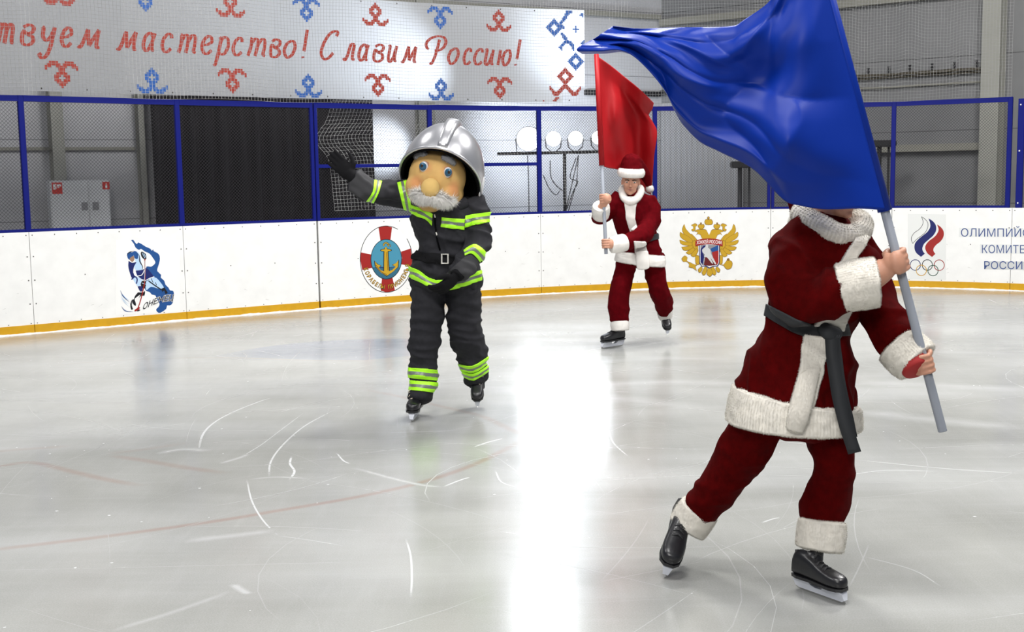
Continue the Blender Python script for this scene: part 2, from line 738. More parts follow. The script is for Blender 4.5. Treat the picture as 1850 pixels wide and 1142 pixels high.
def quad_col(vs, cols):
    if (vs[1].co - vs[0].co).cross(vs[2].co - vs[0].co).z < 0:
        vs, cols = vs[::-1], cols[::-1]
    f = bm.faces.new(vs)
    for l_, c in zip(f.loops, cols):
        l_[lay] = (*c, 1)


_g = [bm.verts.new((x, y, 0)) for x, y in ((-16, -6), (16, -6), (16, 27), (-16, 27))]
quad_col(_g, [(0, 0, 0)] * 4)


_rz = 0.0


def ribbon(pts, w, ch, amt, z, feather=0.5, ends=True):
    """flat mark in the ice: ch 0 red, 1 blue, 2 frost; fades towards its edges"""
    global _rz
    _rz += 2.2e-7
    z = 0.00003 + _rz
    pts = [Vector((p[0], p[1], 0)) for p in pts]
    rows = []
    N = len(pts)
    for i, p in enumerate(pts):
        t = (pts[min(i + 1, N - 1)] - pts[max(i - 1, 0)]).normalized()
        nn = Vector((-t.y, t.x, 0))
        ww = w if not callable(w) else w(i / (N - 1))
        e = 1.0
        if ends:
            u = i / (N - 1)
            e = min(1, u * 6, (1 - u) * 6)
        a = amt * e
        rows.append([(bm.verts.new((*(p + nn * (k * ww / 2)).xy, z)), v * a)
                     for k, v in ((-1, 0), (-(1 - feather), 1), (1 - feather, 1), (1, 0))])
    for i in range(N - 1):
        for k in range(3):
            q = [rows[i][k], rows[i + 1][k], rows[i + 1][k + 1], rows[i][k + 1]]
            cs = []
            for _, v in q:
                c = [0, 0, 0]
                c[ch] = v
                cs.append(c)
            quad_col([a for a, _ in q], cs)


def gpts(pix, n=8):
    return [G(float(q[0]), float(q[1])) for q in cr(pix, n)]


# red lines under the ice
for pix, w, a in (([(-80, 1003), (0, 992), (200, 968), (400, 940), (500, 923), (640, 899), (760, 872), (850, 842), (905, 816), (955, 790)], 0.075, 0.75),
                  ([(-60, 850), (0, 842), (60, 836), (130, 852), (200, 868), (262, 879)], 0.09, 0.55),
                  ([(-60, 820), (40, 812), (130, 806)], 0.10, 0.35),
                  ([(195, 822), (260, 832), (330, 844), (415, 856)], 0.10, 0.45),
                  ([(190, 820), (260, 812), (340, 800)], 0.10, 0.25),
                  ([(640, 700), (720, 716), (800, 735), (870, 752), (920, 775), (955, 790)], 0.09, 0.4),
                  ([(60, 664), (200, 652), (380, 646), (560, 651), (740, 652)], 0.08, 0.30)):
    ribbon(gpts(pix), w, 0, a, 0.0006, 0.75)
# blue emblem lying under the ice
_bl = [(372, 646), (470, 628), (560, 618), (650, 613), (740, 612), (800, 613)]
_bb = [(376, 647), (470, 650), (560, 652), (650, 651), (740, 643), (800, 640)]
ca, cb = cr(_bl, 4), cr(_bb, 4)
for i in range(len(ca) - 1):
    q = [G(*ca[i]), G(*ca[i + 1]), G(*cb[i + 1]), G(*cb[i])]
    a0, a1 = min(1, i / 4, (len(ca) - 1 - i) / 6) * 0.75, min(1, (i + 1) / 4, (len(ca) - 2 - i) / 6) * 0.75
    quad_col([bm.verts.new((p.x, p.y, 0.00002)) for p in q], [(0, a0, 0), (0, a1, 0), (0, a1 * .8, 0), (0, a0 * .8, 0)])
# skate cuts that can be made out one by one
for pix, w, a in (([(358, 816), (366, 786), (385, 765), (420, 745), (470, 725), (492, 719)], 0.018, 0.9),
                  ([(428, 830), (470, 805), (510, 775), (550, 745)], 0.012, 0.55),
                  ([(486, 862), (489, 835), (510, 805), (550, 770), (605, 740)], 0.016, 0.8),
                  ([(522, 868), (532, 852), (524, 838), (527, 824)], 0.018, 1.0),
                  ([(446, 866), (455, 905), (475, 940), (502, 968)], 0.012, 0.9),
                  ([(502, 968), (560, 976), (620, 986)], 0.010, 0.45),
                  ([(733, 972), (742, 1005), (744, 1045), (742, 1080)], 0.012, 0.95),
                  ([(608, 818), (620, 832), (632, 838)], 0.014, 0.9),
                  ([(640, 845), (700, 862), (760, 876), (800, 880)], 0.05, 0.8),
                  ([(800, 880), (830, 868), (850, 862)], 0.02, 0.8),
                  ([(855, 808), (885, 798), (910, 792)], 0.02, 0.9),
                  ([(420, 1055), (436, 1066), (450, 1074)], 0.05, 1.0),
                  ([(200, 1140), (300, 1110), (420, 1068)], 0.05, 0.5),
                  ([(330, 978), (420, 968), (500, 958)], 0.10, 0.55),
                  ([(450, 866), (500, 862), (560, 865)], 0.04, 0.6),
                  ([(280, 820), (330, 812), (380, 815)], 0.10, 0.6),
                  ([(395, 838), (430, 828), (450, 820)], 0.05, 0.7),
                  ([(700, 782), (760, 780), (830, 778)], 0.04, 0.5),
                  ([(975, 860), (968, 890), (985, 930), (1015, 962)], 0.012, 0.8),
                  ([(895, 850), (905, 870), (930, 880)], 0.012, 0.8),
                  ([(900, 960), (960, 967), (1040, 965)], 0.012, 0.6),
                  ([(1100, 775), (1108, 800), (1135, 825)], 0.014, 0.8),
                  ([(1540, 830), (1700, 846), (1850, 856)], 0.02, 0.5),
                  ([(1520, 860), (1600, 850), (1700, 852)], 0.014, 0.6),
                  ([(1560, 1005), (1650, 1030), (1700, 1060)], 0.012, 0.5),
                  ([(1375, 945), (1395, 938), (1410, 935)], 0.016, 0.8),
                  ([(1020, 700), (1200, 690), (1380, 695)], 0.34, 0.40),
                  ([(880, 700), (1000, 712), (1130, 722), (1300, 742)], 0.40, 0.40),
                  ([(1540, 690), (1700, 696), (1860, 705)], 0.34, 0.4),
                  ([(1540, 742), (1680, 758), (1860, 775)], 0.34, 0.5),
                  ([(1040, 655), (1200, 648), (1330, 650)], 0.3, 0.3),
                  ([(1590, 640), (1700, 636), (1860, 640)], 0.3, 0.3)):
    ribbon(gpts(pix, 5), w, 2, a * 0.8 if w < 0.03 else a * 0.5, 0.0012, 0.6 if w < 0.03 else 0.95)
rs = random.Random(11)
for k in range(800):
    x, y = rs.uniform(-7, 7), 2.6 + 13 * rs.random() ** 1.3
    if y > _py(x) - 0.6:
        continue
    a = rs.uniform(0, math.tau) if rs.random() < 0.5 else rs.gauss(0.15, 0.5)
    ln, cu = rs.uniform(0.3, 2.2), rs.gauss(0, 0.5)
    pts = []
    for i in range(8):
        pts.append((x, y))
        a += cu * ln / 8
        x += math.cos(a) * ln / 8
        y += math.sin(a) * ln / 8
    if max(q[1] - _py(q[0]) for q in pts) > -0.3:
        continue
    ribbon(pts, rs.uniform(0.003, 0.008), 2, rs.uniform(0.08, 0.38), 0.0014, 0.4)
for k in range(260):       # chips and specks of frost
    x, y = rs.uniform(-5, 6), 2.8 + 9 * rs.random()
    if y > _py(x) - 0.6:
        continue
    r = rs.uniform(0.003, 0.010)
    vs = [bm.verts.new((x + r * math.cos(i) * rs.uniform(.5, 1.3), y + r * math.sin(i) * rs.uniform(.5, 1.3), 0.0003)) for i in (0, 1.3, 2.5, 3.8, 5.0)]
    quad_col(vs, [(0, 0, 0.8)] * 5)
floor = obj('floor', bm, M_ice)
tag(floor, 'pale skating rink ice with skate cuts and faint red lines', 'ice', kind='structure')

# ------------------------------------------------------------------ boards
boards = empty('rink_boards', path(s_at(976, 1.12), -0.05, 0),
               'white curved rink boards with emblems and a yellow kick strip', 'rink boards')


def sweep(bm, s0, s1, prof, n=10, mi=0):
    rows = []
    for i in range(n + 1):
        s = s0 + (s1 - s0) * i / n
        rows.append([bm.verts.new(path(s, o, z)) for o, z in prof])
    k_ = len(prof)
    for a, b in zip(rows, rows[1:]):
        for k in range(k_):
            bm.faces.new((a[k], b[k], b[(k + 1) % k_], a[(k + 1) % k_])).material_index = mi
    bm.faces.new(rows[0][::-1]).material_index = mi
    bm.faces.new(rows[-1]).material_index = mi


def dot(bm, s, z, r, mi, off=0.0015):
    c = path(s, off, z)
    t = (path(s + 0.02, off, z) - path(s - 0.02, off, z)).normalized()
    vs = [bm.verts.new(c + t * (r * math.cos(a)) + Vector((0, 0, r * math.sin(a)))) for a in [k * math.tau / 7 for k in range(7)]]
    bm.faces.new(vs).material_index = mi


panels = []
rs = random.Random(3)
for i in range(len(s_edges) - 1 + len(s_more)):
    g0, g1 = 0.003, 0.003
    if i == 3:
        g0 = 0.012
    if i == 2:
        g1 = 0.012
    a, b = (s_edges[i] + g0, s_edges[i + 1] - g1) if i < len(s_edges) - 1 else (s_more[i - len(s_edges) + 1][0] + g0, s_more[i - len(s_edges) + 1][1] - g1)
    bm = bmesh.new()
    sweep(bm, a, b, [(0, 0.10), (0, HB), (-0.04, HB), (-0.04, 0.10)])
    for k in range(8):
        dot(bm, a + 0.03 + (b - a - 0.06) * k / 7, HB - 0.035, 0.007, 1)
        dot(bm, a + 0.03 + (b - a - 0.06) * k / 7, 0.115, 0.006, 1)
    for z in (0.33, 0.59, 0.85):
        dot(bm, a + 0.03, z, 0.008, 1)
        dot(bm, b - 0.03, z, 0.008, 1)
    for k in (1, 2):
        dot(bm, a + (b - a) * k / 3, 0.62, 0.007, 1)
    for k in range(9):          # scuffs left by pucks and sticks
        cs, cz, ln = rs.uniform(a + .1, b - .1), abs(rs.gauss(0, 0.25)) + 0.13, rs.uniform(0.006, 0.03)
        if cz > 1.0:
            continue
        sl, th = rs.uniform(-.7, .7), rs.uniform(0.0015, 0.0035)
        q = [path(cs - ln, 0.0012, cz - ln * sl), path(cs + ln, 0.0012, cz + ln * sl), path(cs + ln * .8, 0.0012, cz + ln * sl + th), path(cs - ln * .7, 0.0012, cz - ln * sl + th)]
        bm.faces.new([bm.verts.new(v) for v in q]).material_index = 2
    p = obj('board_panel', bm, [M_board, M_screw, mat('scuff', (0.50, 0.49, 0.47), 0.7) if i == 0 else bpy.data.materials['scuff']], boards)
    panels.append(p)
    bm = bmesh.new()
    sweep(bm, a, b, [(0.006, 0.0), (0.006, 0.10), (-0.04, 0.10), (-0.04, 0.0)])
    obj('kick_strip', bm, M_kick, p)
for s in s_edges:
    bm = bmesh.new()
    sweep(bm, s - 0.05, s + 0.05, [(-0.042, 0.0), (-0.042, HB - 0.01), (-0.08, HB - 0.01), (-0.08, 0.0)], n=1)
    obj('backing_post', bm, M_gap, boards)

# shavings along the boards
bm = bmesh.new()
rs = random.Random(5)
s = s_edges[0] - 1.7
rows = []
while s < s_edges[-1] + 3.4:
    w, h = 0.016 + 0.02 * rs.random(), 0.010 + 0.014 * abs(noise.noise((s * 3, 0, 0))) + 0.006 * rs.random()
    rows.append([bm.verts.new(path(s, o, z)) for o, z in ((0.0005, 0.0), (0.0005, h), (w * 0.5, h * 0.8), (w + 0.012, 0.0))])
    s += 0.035
for a, b in zip(rows, rows[1:]):
    for k in range(3):
        bm.faces.new((a[k], b[k], b[k + 1], a[k + 1]))
o = obj('ice_shavings', bm, M_snow, smooth=True)
tag(o, 'thin white line of ice shavings along the foot of the boards', 'ice shavings', kind='stuff')

# ------------------------------------------------------------------ emblems on the boards
D_ = {}
for nm, c in (('lake blue', (0.02, 0.13, 0.45)), ('deep blue', (0.015, 0.03, 0.22)), ('ink', (0.012, 0.013, 0.02)), ('pale blue', (0.45, 0.62, 0.82)),
              ('skin print', (0.55, 0.32, 0.20)), ('print red', (0.55, 0.025, 0.02)), ('print white', (0.82, 0.82, 0.80)),
              ('sky print', (0.10, 0.45, 0.66)), ('gold', (0.70, 0.42, 0.02)), ('gold dark', (0.30, 0.15, 0.008)),
              ('lettering blue', (0.035, 0.07, 0.22)), ('ring yellow', (0.72, 0.40, 0.02)), ('ring green', (0.02, 0.12, 0.06)),
              ('dull grey', (0.55, 0.56, 0.55)), ('maroon', (0.20, 0.012, 0.015)), ('grey print', (0.42, 0.42, 0.44)),
              ('sea print', (0.05, 0.22, 0.35)), ('flag blue print', (0.012, 0.02, 0.20)), ('patch', (0.70, 0.71, 0.69))):
    k = 1.0 if nm in ('print white', 'patch', 'dull grey', 'pale blue', 'lettering blue') else (0.72 if 'gold' in nm or 'yellow' in nm else 0.55)
    D_[nm] = mat(nm, tuple(q * k for q in c), 0.35)
DN = list(D_)


class Decal:
    """flat prints on the boards, drawn in the coordinates of an enlarged picture patch (ox, oy, scale)"""

    def __init__(self, ox, oy, sc):
        self.o = (ox, oy, sc)
        self.bm = bmesh.new()
        self.layer = 0

    def sz(self, p):
        return board_sz(self.o[0] + p[0] / self.o[2], self.o[1] + p[1] / self.o[2])

    def tri(self, loops, m):
        """loops in patch coordinates, holes after the first"""
        self.layer += 1
        L_ = [[Vector((*self.sz(p), 0)) for p in lp] for lp in loops]
        flat = [v for lp in L_ for v in lp]
        b = bmesh.new()
        vs = [b.verts.new(v) for v in flat]
        for t in tessellate_polygon(L_):
            try:
                b.faces.new([vs[i] for i in t])
            except ValueError:
                pass
        self.flush(b, m)

    def flush(self, b, m):
        bmesh.ops.triangulate(b, faces=b.faces[:])
        ss = [v.co.x for v in b.verts]
        s = math.ceil(min(ss) / 0.035) * 0.035
        while s < max(ss):
            bmesh.ops.bisect_plane(b, geom=b.verts[:] + b.edges[:] + b.faces[:], plane_co=(s, 0, 0), plane_no=(1, 0, 0))
            s += 0.035
        mp = {}
        off = 0.0012 + self.layer * 0.00011
        for f in b.faces:
            vv = []
            for w in f.verts:
                if w not in mp:
                    mp[w] = self.bm.verts.new(path(w.co.x, off, w.co.y))
                vv.append(mp[w])
            f2 = self.bm.faces.new(vv)
            f2.material_index = DN.index(m)
        b.free()

    def poly(self, pts, m, smooth=0):
        if smooth:
            pts = [tuple(q) for q in cr(list(pts) + [pts[0]], smooth)][:-1]
        self.tri([pts], m)

    def line(self, pts, w, m, smooth=4, taper=False, closed=False):
        if smooth:
            pts = [tuple(q) for q in cr(pts, smooth)]
        if closed:
            pts = list(pts) + [pts[0]]
        N = len(pts)
        A, B = [], []
        for i, p in enumerate(pts):
            a, b = pts[max(i - 1, 0)], pts[min(i + 1, N - 1)]
            if closed and i in (0, N - 1):
                a, b = pts[N - 2], pts[1]
            dx, dy = b[0] - a[0], b[1] - a[1]
            l_ = math.hypot(dx, dy) or 1
            ww = w * (1 - 0.85 * abs(2 * i / (N - 1) - 1)) if taper else w
            A.append((p[0] - dy / l_ * ww / 2, p[1] + dx / l_ * ww / 2))
            B.append((p[0] + dy / l_ * ww / 2, p[1] - dx / l_ * ww / 2))
        self.layer += 1
        b = bmesh.new()
        va = [b.verts.new(Vector((*self.sz(p), 0))) for p in A]
        vb = [b.verts.new(Vector((*self.sz(p), 0))) for p in B]
        for i in range(N - 1):
            b.faces.new((va[i], va[i + 1], vb[i + 1], vb[i]))
        self.flush(b, m)

    def ell(self, cx, cy, rx, ry, m, a0=0, a1=360, n=40, rot=0.0):
        c, s = math.cos(rot), math.sin(rot)
        pts = []
        for k in range(n):
            a = math.radians(a0 + (a1 - a0) * k / (n if a1 - a0 == 360 else n - 1))
            x, y = rx * math.cos(a), ry * math.sin(a)
            pts.append((cx + x * c - y * s, cy + x * s + y * c))
        self.tri([pts], m)

    def ring(self, cx, cy, rx, ry, w, m, a0=0, a1=360, n=48):
        pts = [(cx + rx * math.cos(math.radians(a0 + (a1 - a0) * k / n)), cy + ry * math.sin(math.radians(a0 + (a1 - a0) * k / n))) for k in range(n + 1)]
        self.line(pts, w, m, smooth=0)

    def text(self, s, f, m, bold=0.0, shear=0.0):
        """f maps font-space (x, y) to patch coordinates"""
        self.layer += 1
        b = glyphs(s, bold, shear)
        for v in b.verts:
            v.co = Vector((*self.sz(f(v.co.x, v.co.y)), 0))
        self.flush(b, m)

    def done(self, name, par, label):
        o = obj(name, self.bm, [D_[n] for n in DN], par)
        tag(o, label)
        return o


def glyphs(s, bold=0.0, shear=0.0):
    cu = bpy.data.curves.new('t', 'FONT')
    cu.body = s
    cu.size = 1.0
    cu.offset = bold
    cu.shear = shear
    cu.resolution_u = 3
    ob = bpy.data.objects.new('t', cu)
    COL.objects.link(ob)
    dg = bpy.context.evaluated_depsgraph_get()
    me = bpy.data.meshes.new_from_object(ob.evaluated_get(dg))
    b = bmesh.new()
    b.from_mesh(me)
    bpy.data.objects.remove(ob)
    bpy.data.meshes.remove(me)
    bpy.data.curves.remove(cu)
    return b


def glyph_span(s, bold=0.0, shear=0.0):
    b = glyphs(s, bold, shear)
    xs = [v.co.x for v in b.verts]
    ys = [v.co.y for v in b.verts]
    b.free()
    return min(xs), max(xs), min(ys), max(ys)


# hockey player before a blue lake
d = Decal(200, 420, 7.136)
d.poly([(70, 95), (890, 95), (890, 1020), (70, 1060)], 'print white')
d.poly([(262, 100), (290, 95), (315, 130), (340, 150), (352, 128), (400, 150), (455, 185), (510, 208), (530, 235), (545, 215), (555, 240),
        (600, 262), (630, 300), (632, 365), (610, 440), (600, 495), (650, 545), (645, 580), (690, 620), (705, 670), (745, 710), (765, 745),
        (800, 750), (815, 790), (800, 905), (760, 940), (725, 940), (715, 985), (640, 1035), (600, 1025), (585, 990), (610, 965), (630, 920),
        (590, 850), (575, 810), (530, 800), (500, 765), (460, 755), (440, 720), (430, 650), (470, 600), (500, 520), (455, 450), (480, 435),
        (520, 440), (560, 410), (575, 380), (545, 330), (500, 272), (440, 245), (390, 210), (365, 225), (320, 195), (300, 150)], 'lake blue', 2)
d.poly([(440, 640), (560, 575), (640, 640), (700, 740), (640, 730), (520, 700), (460, 740)], 'pale blue', 3)
d.poly([(210, 270), (240, 250), (290, 262), (300, 300), (285, 335), (240, 350), (215, 320)], 'lake blue', 3)
d.poly([(245, 330), (295, 300), (305, 345), (280, 378), (250, 360)], 'skin print', 3)
d.poly([(280, 250), (340, 245), (380, 300), (400, 420), (410, 480), (360, 500), (310, 470), (300, 400), (320, 380), (300, 310)], 'pale blue', 3)
d.poly([(270, 255), (320, 240), (350, 280), (345, 340), (310, 330), (295, 290)], 'lake blue', 3)
d.line([(330, 250), (365, 300), (375, 370), (410, 440), (400, 490)], 16, 'ink', taper=True)
d.line([(205, 300), (240, 255), (310, 235)], 12, 'ink', taper=True)
d.poly([(230, 365), (280, 390), (330, 380), (300, 440), (290, 520), (330, 560), (275, 590), (240, 500), (225, 430)], 'deep blue', 3)
d.poly([(290, 470), (330, 490), (330, 560), (300, 545)], 'print white', 2)
d.poly([(385, 265), (400, 245), (450, 275), (458, 340), (430, 345), (395, 310)], 'ink', 2)
d.line([(405, 262), (440, 330)], 7, 'pale blue', 0)
d.line([(425, 262), (452, 320)], 6, 'pale blue', 0)
d.poly([(320, 490), (410, 480), (460, 455), (520, 520), (550, 570), (490, 595), (465, 612), (400, 600), (340, 550)], 'deep blue', 2)
d.line([(340, 560), (400, 545), (440, 470)], 9, 'print white')
d.line([(460, 612), (500, 590), (560, 568)], 10, 'print white')
d.poly([(280, 590), (320, 560), (400, 610), (420, 660), (350, 690), (310, 640)], 'pale blue', 3)
d.line([(265, 605), (310, 570), (340, 600), (330, 660)], 16, 'deep blue')
d.poly([(400, 625), (440, 615), (455, 650), (440, 720), (400, 710), (385, 660)], 'ink', 2)
d.line([(400, 650), (450, 665)], 7, 'pale blue', 0)
d.poly([(480, 615), (540, 585), (640, 700), (670, 720), (640, 735), (560, 680), (500, 640)], 'pale blue', 2)
d.line([(485, 620), (560, 675), (650, 735)], 14, 'ink')
d.line([(520, 590), (545, 645)], 8, 'ink', 0)
d.line([(575, 640), (590, 680)], 8, 'ink', 0)
d.poly([(650, 725), (690, 705), (735, 775), (705, 795), (690, 745), (665, 765)], 'ink', 1)
d.poly([(345, 695), (400, 690), (410, 745), (380, 760)], 'deep blue', 2)
d.poly([(350, 770), (420, 770), (440, 750), (435, 810), (390, 815), (340, 860), (300, 870), (310, 820)], 'ink', 2)
d.poly([(310, 850), (380, 800), (340, 870), (310, 890)], 'print white', 2)
d.poly([(270, 870), (300, 860), (325, 920), (315, 945), (280, 910)], 'ink', 2)
d.poly([(250, 920), (270, 870), (270, 940), (285, 980), (270, 998), (255, 970)], 'ink', 2)
d.line([(438, 340), (440, 480), (435, 640), (405, 790), (375, 900), (345, 985)], 13, 'print red')
d.line([(440, 360), (440, 480), (433, 630)], 7, 'dull grey')
d.poly([(305, 1000), (345, 970), (375, 960), (360, 995), (310, 1018)], 'print red', 2)
d.poly([(335, 1005), (375, 990), (378, 1003), (345, 1018)], 'ink')
for q in ([(122, 745), (160, 820), (240, 895)], [(135, 950), (190, 1010), (290, 1022)]):
    d.line(q, 12, 'lake blue', taper=True)
for q in ([(125, 800), (170, 870), (235, 925)], [(130, 840), (180, 900), (240, 960)], [(150, 790), (190, 840), (240, 870)]):
    d.line(q, 7, 'pale blue', taper=True)
sp = glyph_span('ОНЕЖЕЦ', 0.02)
for bold, m in ((0.055, 'print white'), (0.018, 'ink')):
    def fo(x, y, sp=sp):
        u = (x - sp[0]) / (sp[1] - sp[0])
        v = (y - 0.0) / 0.73
        gx = 405 + u * 395 + v * 22
        base = 1000 - 128 * u - 26 * math.sin(u * math.pi) * (1 if u < .5 else 1) + 0
        hgt = 84 - 8 * u
        return gx, base - v * hgt
    d.text('ОНЕЖЕЦ', fo, m, bold, 0.0)
d.done('emblem', panels[1], 'hockey player in blue before a blue lake with dark lettering')

# lifebuoy with an anchor
d = Decal(630, 400, 8.154)
cx, cy = 552, 556
d.ell(cx, cy, 384, 488, 'print white')


def sect(m, pts):
    d.poly(pts, m)


sect('print red', [(438, 88), (540, 66), (638, 88), (612, 290), (540, 264), (468, 290)])
sect('print red', [(178, 455), (340, 488), (335, 560), (350, 680), (200, 718), (168, 560)])
sect('print red', [(770, 445), (912, 398), (936, 560), (922, 660), (770, 630), (785, 540)])
sect('print red', [(490, 830), (645, 830), (680, 1015), (560, 1046), (470, 1020)])
d.ell(cx, cy, 226, 292, 'sky print')
d.poly([(cx + 226 * math.cos(math.radians(a)), cy + 292 * math.sin(math.radians(a))) for a in range(24, 157, 6)], 'sea print')
d.line([(350, 690), (450, 672), (560, 682), (760, 655)], 16, 'deep blue', taper=True)
d.ring(cx, cy, 384, 488, 9, 'ink', -38, 283, 80)
d.ring(cx, cy, 384, 488, 9, 'ink', 283, 296, 8)
d.ring(cx, cy, 226, 292, 9, 'ink', n=70)
for e, m in ((12, 'ink'), (0, 'gold')):
    d.ring(548, 345, 34, 30, 14 + e, m, 150, 400, 20)
    d.poly([(524 - e, 430), (572 + e, 430), (590 + e, 735), (560, 760 + e), (520 - e, 735)], m)
    d.ell(548, 424, 74 + e, 15 + e * .7, m)
    d.poly([(385 - e, 585 - e), (420 + e, 630), (470 + e, 650), (440, 680), (470, 720), (560, 740), (640, 715), (690, 665), (645 - e, 640), (700, 610), (728 + e, 570 - e),
            (722 + e, 670), (650, 740), (560, 800 + e), (470, 750), (395 - e, 660)], m)
    d.poly([(532 - e * .5, 380), (558 + e * .5, 380), (562 + e * .5, 420), (530 - e * .5, 420)], m)
d.line([(556, 450), (570, 600), (575, 720)], 12, 'gold dark', 0)
d.line([(400, 640), (470, 735), (560, 785)], 12, 'gold dark')
d.line([(575, 340), (600, 335), (618, 360), (600, 375)], 9, 'gold dark')
txt = 'КОРАБЕЛЫ ПРИОНЕЖЬЯ'
for e, m in ((0.05, 'ink'), (0.005, 'ring yellow')):
    n_ = len(txt)
    for k, ch in enumerate(txt):
        if ch == ' ':
            continue
        g = glyph_span(ch)
        t = k / (n_ - 1)
        an = math.radians(160 - t * 148)
        c0 = (cx + 318 * math.cos(an), cy + 400 * math.sin(an) + 10)
        tx, ty = 318 * math.sin(an), -400 * math.cos(an)
        l_ = math.hypot(tx, ty)
        tx, ty = tx / l_, ty / l_
        h = 62

        def fo(x, y, c0=c0, tx=tx, ty=ty, g=g, h=h):
            u = (x - (g[0] + g[1]) / 2) * h * 1.05
            v = (y - 0.36) * h * 1.35
            return c0[0] + tx * u + ty * v, c0[1] + ty * u - tx * v
        d.text(ch, fo, m, e)
d.done('emblem', panels[3], 'red and white lifebuoy around a gold anchor with yellow lettering')

# golden two-headed eagle with a hockey shield
d = Decal(1210, 380, 8.786)


def both(pts, m, sm=2):
    d.poly(pts, m, sm)
    d.poly([(2 * 622 - x, y) for x, y in pts][::-1], m, sm)


def gold(pts, sm=2, both_=True):
    c = (sum(p[0] for p in pts) / len(pts), sum(p[1] for p in pts) / len(pts))
    big = []
    for x, y in pts:
        l_ = math.hypot(x - c[0], y - c[1]) or 1
        big.append((x + (x - c[0]) / l_ * 7, y + (y - c[1]) / l_ * 7))
    if both_:
        both(big, 'gold dark', sm)
        both(pts, 'gold', sm)
    else:
        d.poly(big, 'gold dark', sm)
        d.poly(pts, 'gold', sm)


gold([(430, 470), (350, 380), (300, 400), (310, 520), (330, 640), (400, 700), (450, 640)])
for q in ([(232, 220), (200, 300), (225, 370), (330, 470), (400, 470), (330, 380), (260, 300)],
          [(168, 345), (165, 410), (220, 460), (330, 520), (360, 480), (300, 420), (215, 375)],
          [(160, 470), (175, 525), (240, 550), (340, 560), (350, 515), (270, 505)],
          [(190, 580), (220, 630), (290, 630), (360, 600), (355, 560), (270, 575)],
          [(258, 670), (300, 695), (350, 680), (400, 630), (370, 595), (320, 625)],
          [(335, 705), (360, 730), (405, 725), (440, 650), (420, 610), (380, 650)]):
    gold(q)
gold([(395, 335), (440, 308), (540, 305), (580, 320), (622, 390), (622, 460), (520, 450), (490, 385), (440, 375), (410, 400), (450, 350)])
gold([(340, 240), (400, 212), (435, 240), (400, 262), (405, 300), (370, 330), (345, 300), (375, 290), (370, 255)], 2)
gold([(450, 250), (470, 222), (500, 232), (530, 222), (545, 255), (520, 290), (475, 290)])
d.ell(494, 207, 14, 16, 'gold dark')
d.ell(750, 207, 14, 16, 'gold dark')
gold([(555, 180), (575, 145), (612, 152), (650, 145), (676, 180), (660, 222), (575, 222)], 2, False)
d.ell(612, 120, 20, 22, 'gold dark')
d.ell(612, 120, 10, 11, 'gold')
d.poly([(575, 300), (595, 240), (640, 240), (665, 300), (622, 392)], 'print white')
gold([(405, 720), (430, 715), (470, 740), (470, 850), (410, 835)])
gold([(190, 770), (235, 722), (280, 750), (270, 800), (320, 830), (400, 860), (460, 850), (400, 885), (425, 955), (360, 910), (300, 895), (310, 850), (265, 812), (215, 815)], 2, False)
gold([(790, 850), (860, 860), (900, 800), (960, 800), (990, 840), (970, 910), (915, 932), (880, 910), (860, 875), (800, 860)], 2, False)
d.ell(927, 780, 22, 22, 'gold dark')
for q in ([(450, 940), (490, 900), (515, 925), (490, 975), (460, 978)], [(510, 985), (550, 905), (590, 915), (570, 1000), (530, 1025)],
          [(590, 1010), (605, 920), (655, 920), (668, 1010), (630, 1045)]):
    gold(q, 2, q[0][0] < 580)
d.poly([(465, 530), (792, 530), (792, 830), (765, 885), (690, 890), (628, 925), (570, 885), (500, 890), (465, 830)], 'deep blue')
d.poly([(478, 540), (779, 540), (779, 825), (755, 872), (690, 878), (628, 905), (575, 872), (508, 878), (478, 825)], 'print white')
d.poly([(485, 545), (772, 545), (772, 822), (750, 865), (630, 880), (510, 868), (485, 822)], 'grey print')
d.poly([(485, 620), (530, 560), (600, 548), (520, 640), (545, 740), (540, 868), (485, 822)], 'flag blue print')
d.poly([(640, 610), (772, 545), (772, 640), (670, 665)], 'lake blue')
d.poly([(665, 665), (772, 632), (772, 822), (750, 865), (700, 800)], 'print red')
d.poly([(560, 745), (630, 740), (700, 800), (750, 865), (630, 880), (540, 868)], 'maroon')
d.poly([(590, 545), (610, 560), (605, 590), (640, 620), (650, 680), (690, 760), (735, 845), (710, 848), (640, 745), (685, 840), (660, 835), (590, 745), (540, 740), (555, 700),
        (520, 670), (512, 620), (560, 580), (570, 550)], 'dull grey', 2)
d.line([(530, 870), (545, 750)], 6, 'dull grey', 0)
q = [(405, 480), (500, 452), (622, 444), (740, 452), (838, 480), (838, 570), (740, 545), (622, 536), (500, 545), (405, 570)]
d.poly(q, 'print red')
sp = glyph_span('ХОККЕЙ РОССИИ')


def fo(x, y):
    u = (x - sp[0]) / (sp[1] - sp[0])
    gx = 425 + u * 395
    return gx, 522 + ((gx - 622) / 200) ** 2 * 16 - (y / 0.73) * 52 + (8 if u > .5 else 0) * 0


d.text('ХОККЕЙ РОССИИ', fo, 'print white', 0.012)
d.done('emblem', panels[6], 'golden two-headed eagle holding a hockey shield with a red ribbon')

# tricolour flame over five rings
d = Decal(1620, 370, 6.717)
d.poly([(135, 112), (598, 118), (598, 912), (135, 905)], 'patch')


def ribn(cl, w0, m, tip=True, scale=1.0):
    C = [tuple(q) for q in cr(cl, 8)]
    n_ = len(C)
    A, B = [], []
    for i, p in enumerate(C):
        a, b = C[max(i - 1, 0)], C[min(i + 1, n_ - 1)]
        dx, dy = b[0] - a[0], b[1] - a[1]
        l_ = math.hypot(dx, dy)
        t = i / (n_ - 1)
        w = w0 * min(1, (t * 3.2) ** 0.7)
        A.append((p[0] - dy / l_ * w / 2, p[1] + dx / l_ * w / 2))
        B.append((p[0] + dy / l_ * w / 2, p[1] - dx / l_ * w / 2))
    return A + B[::-1]


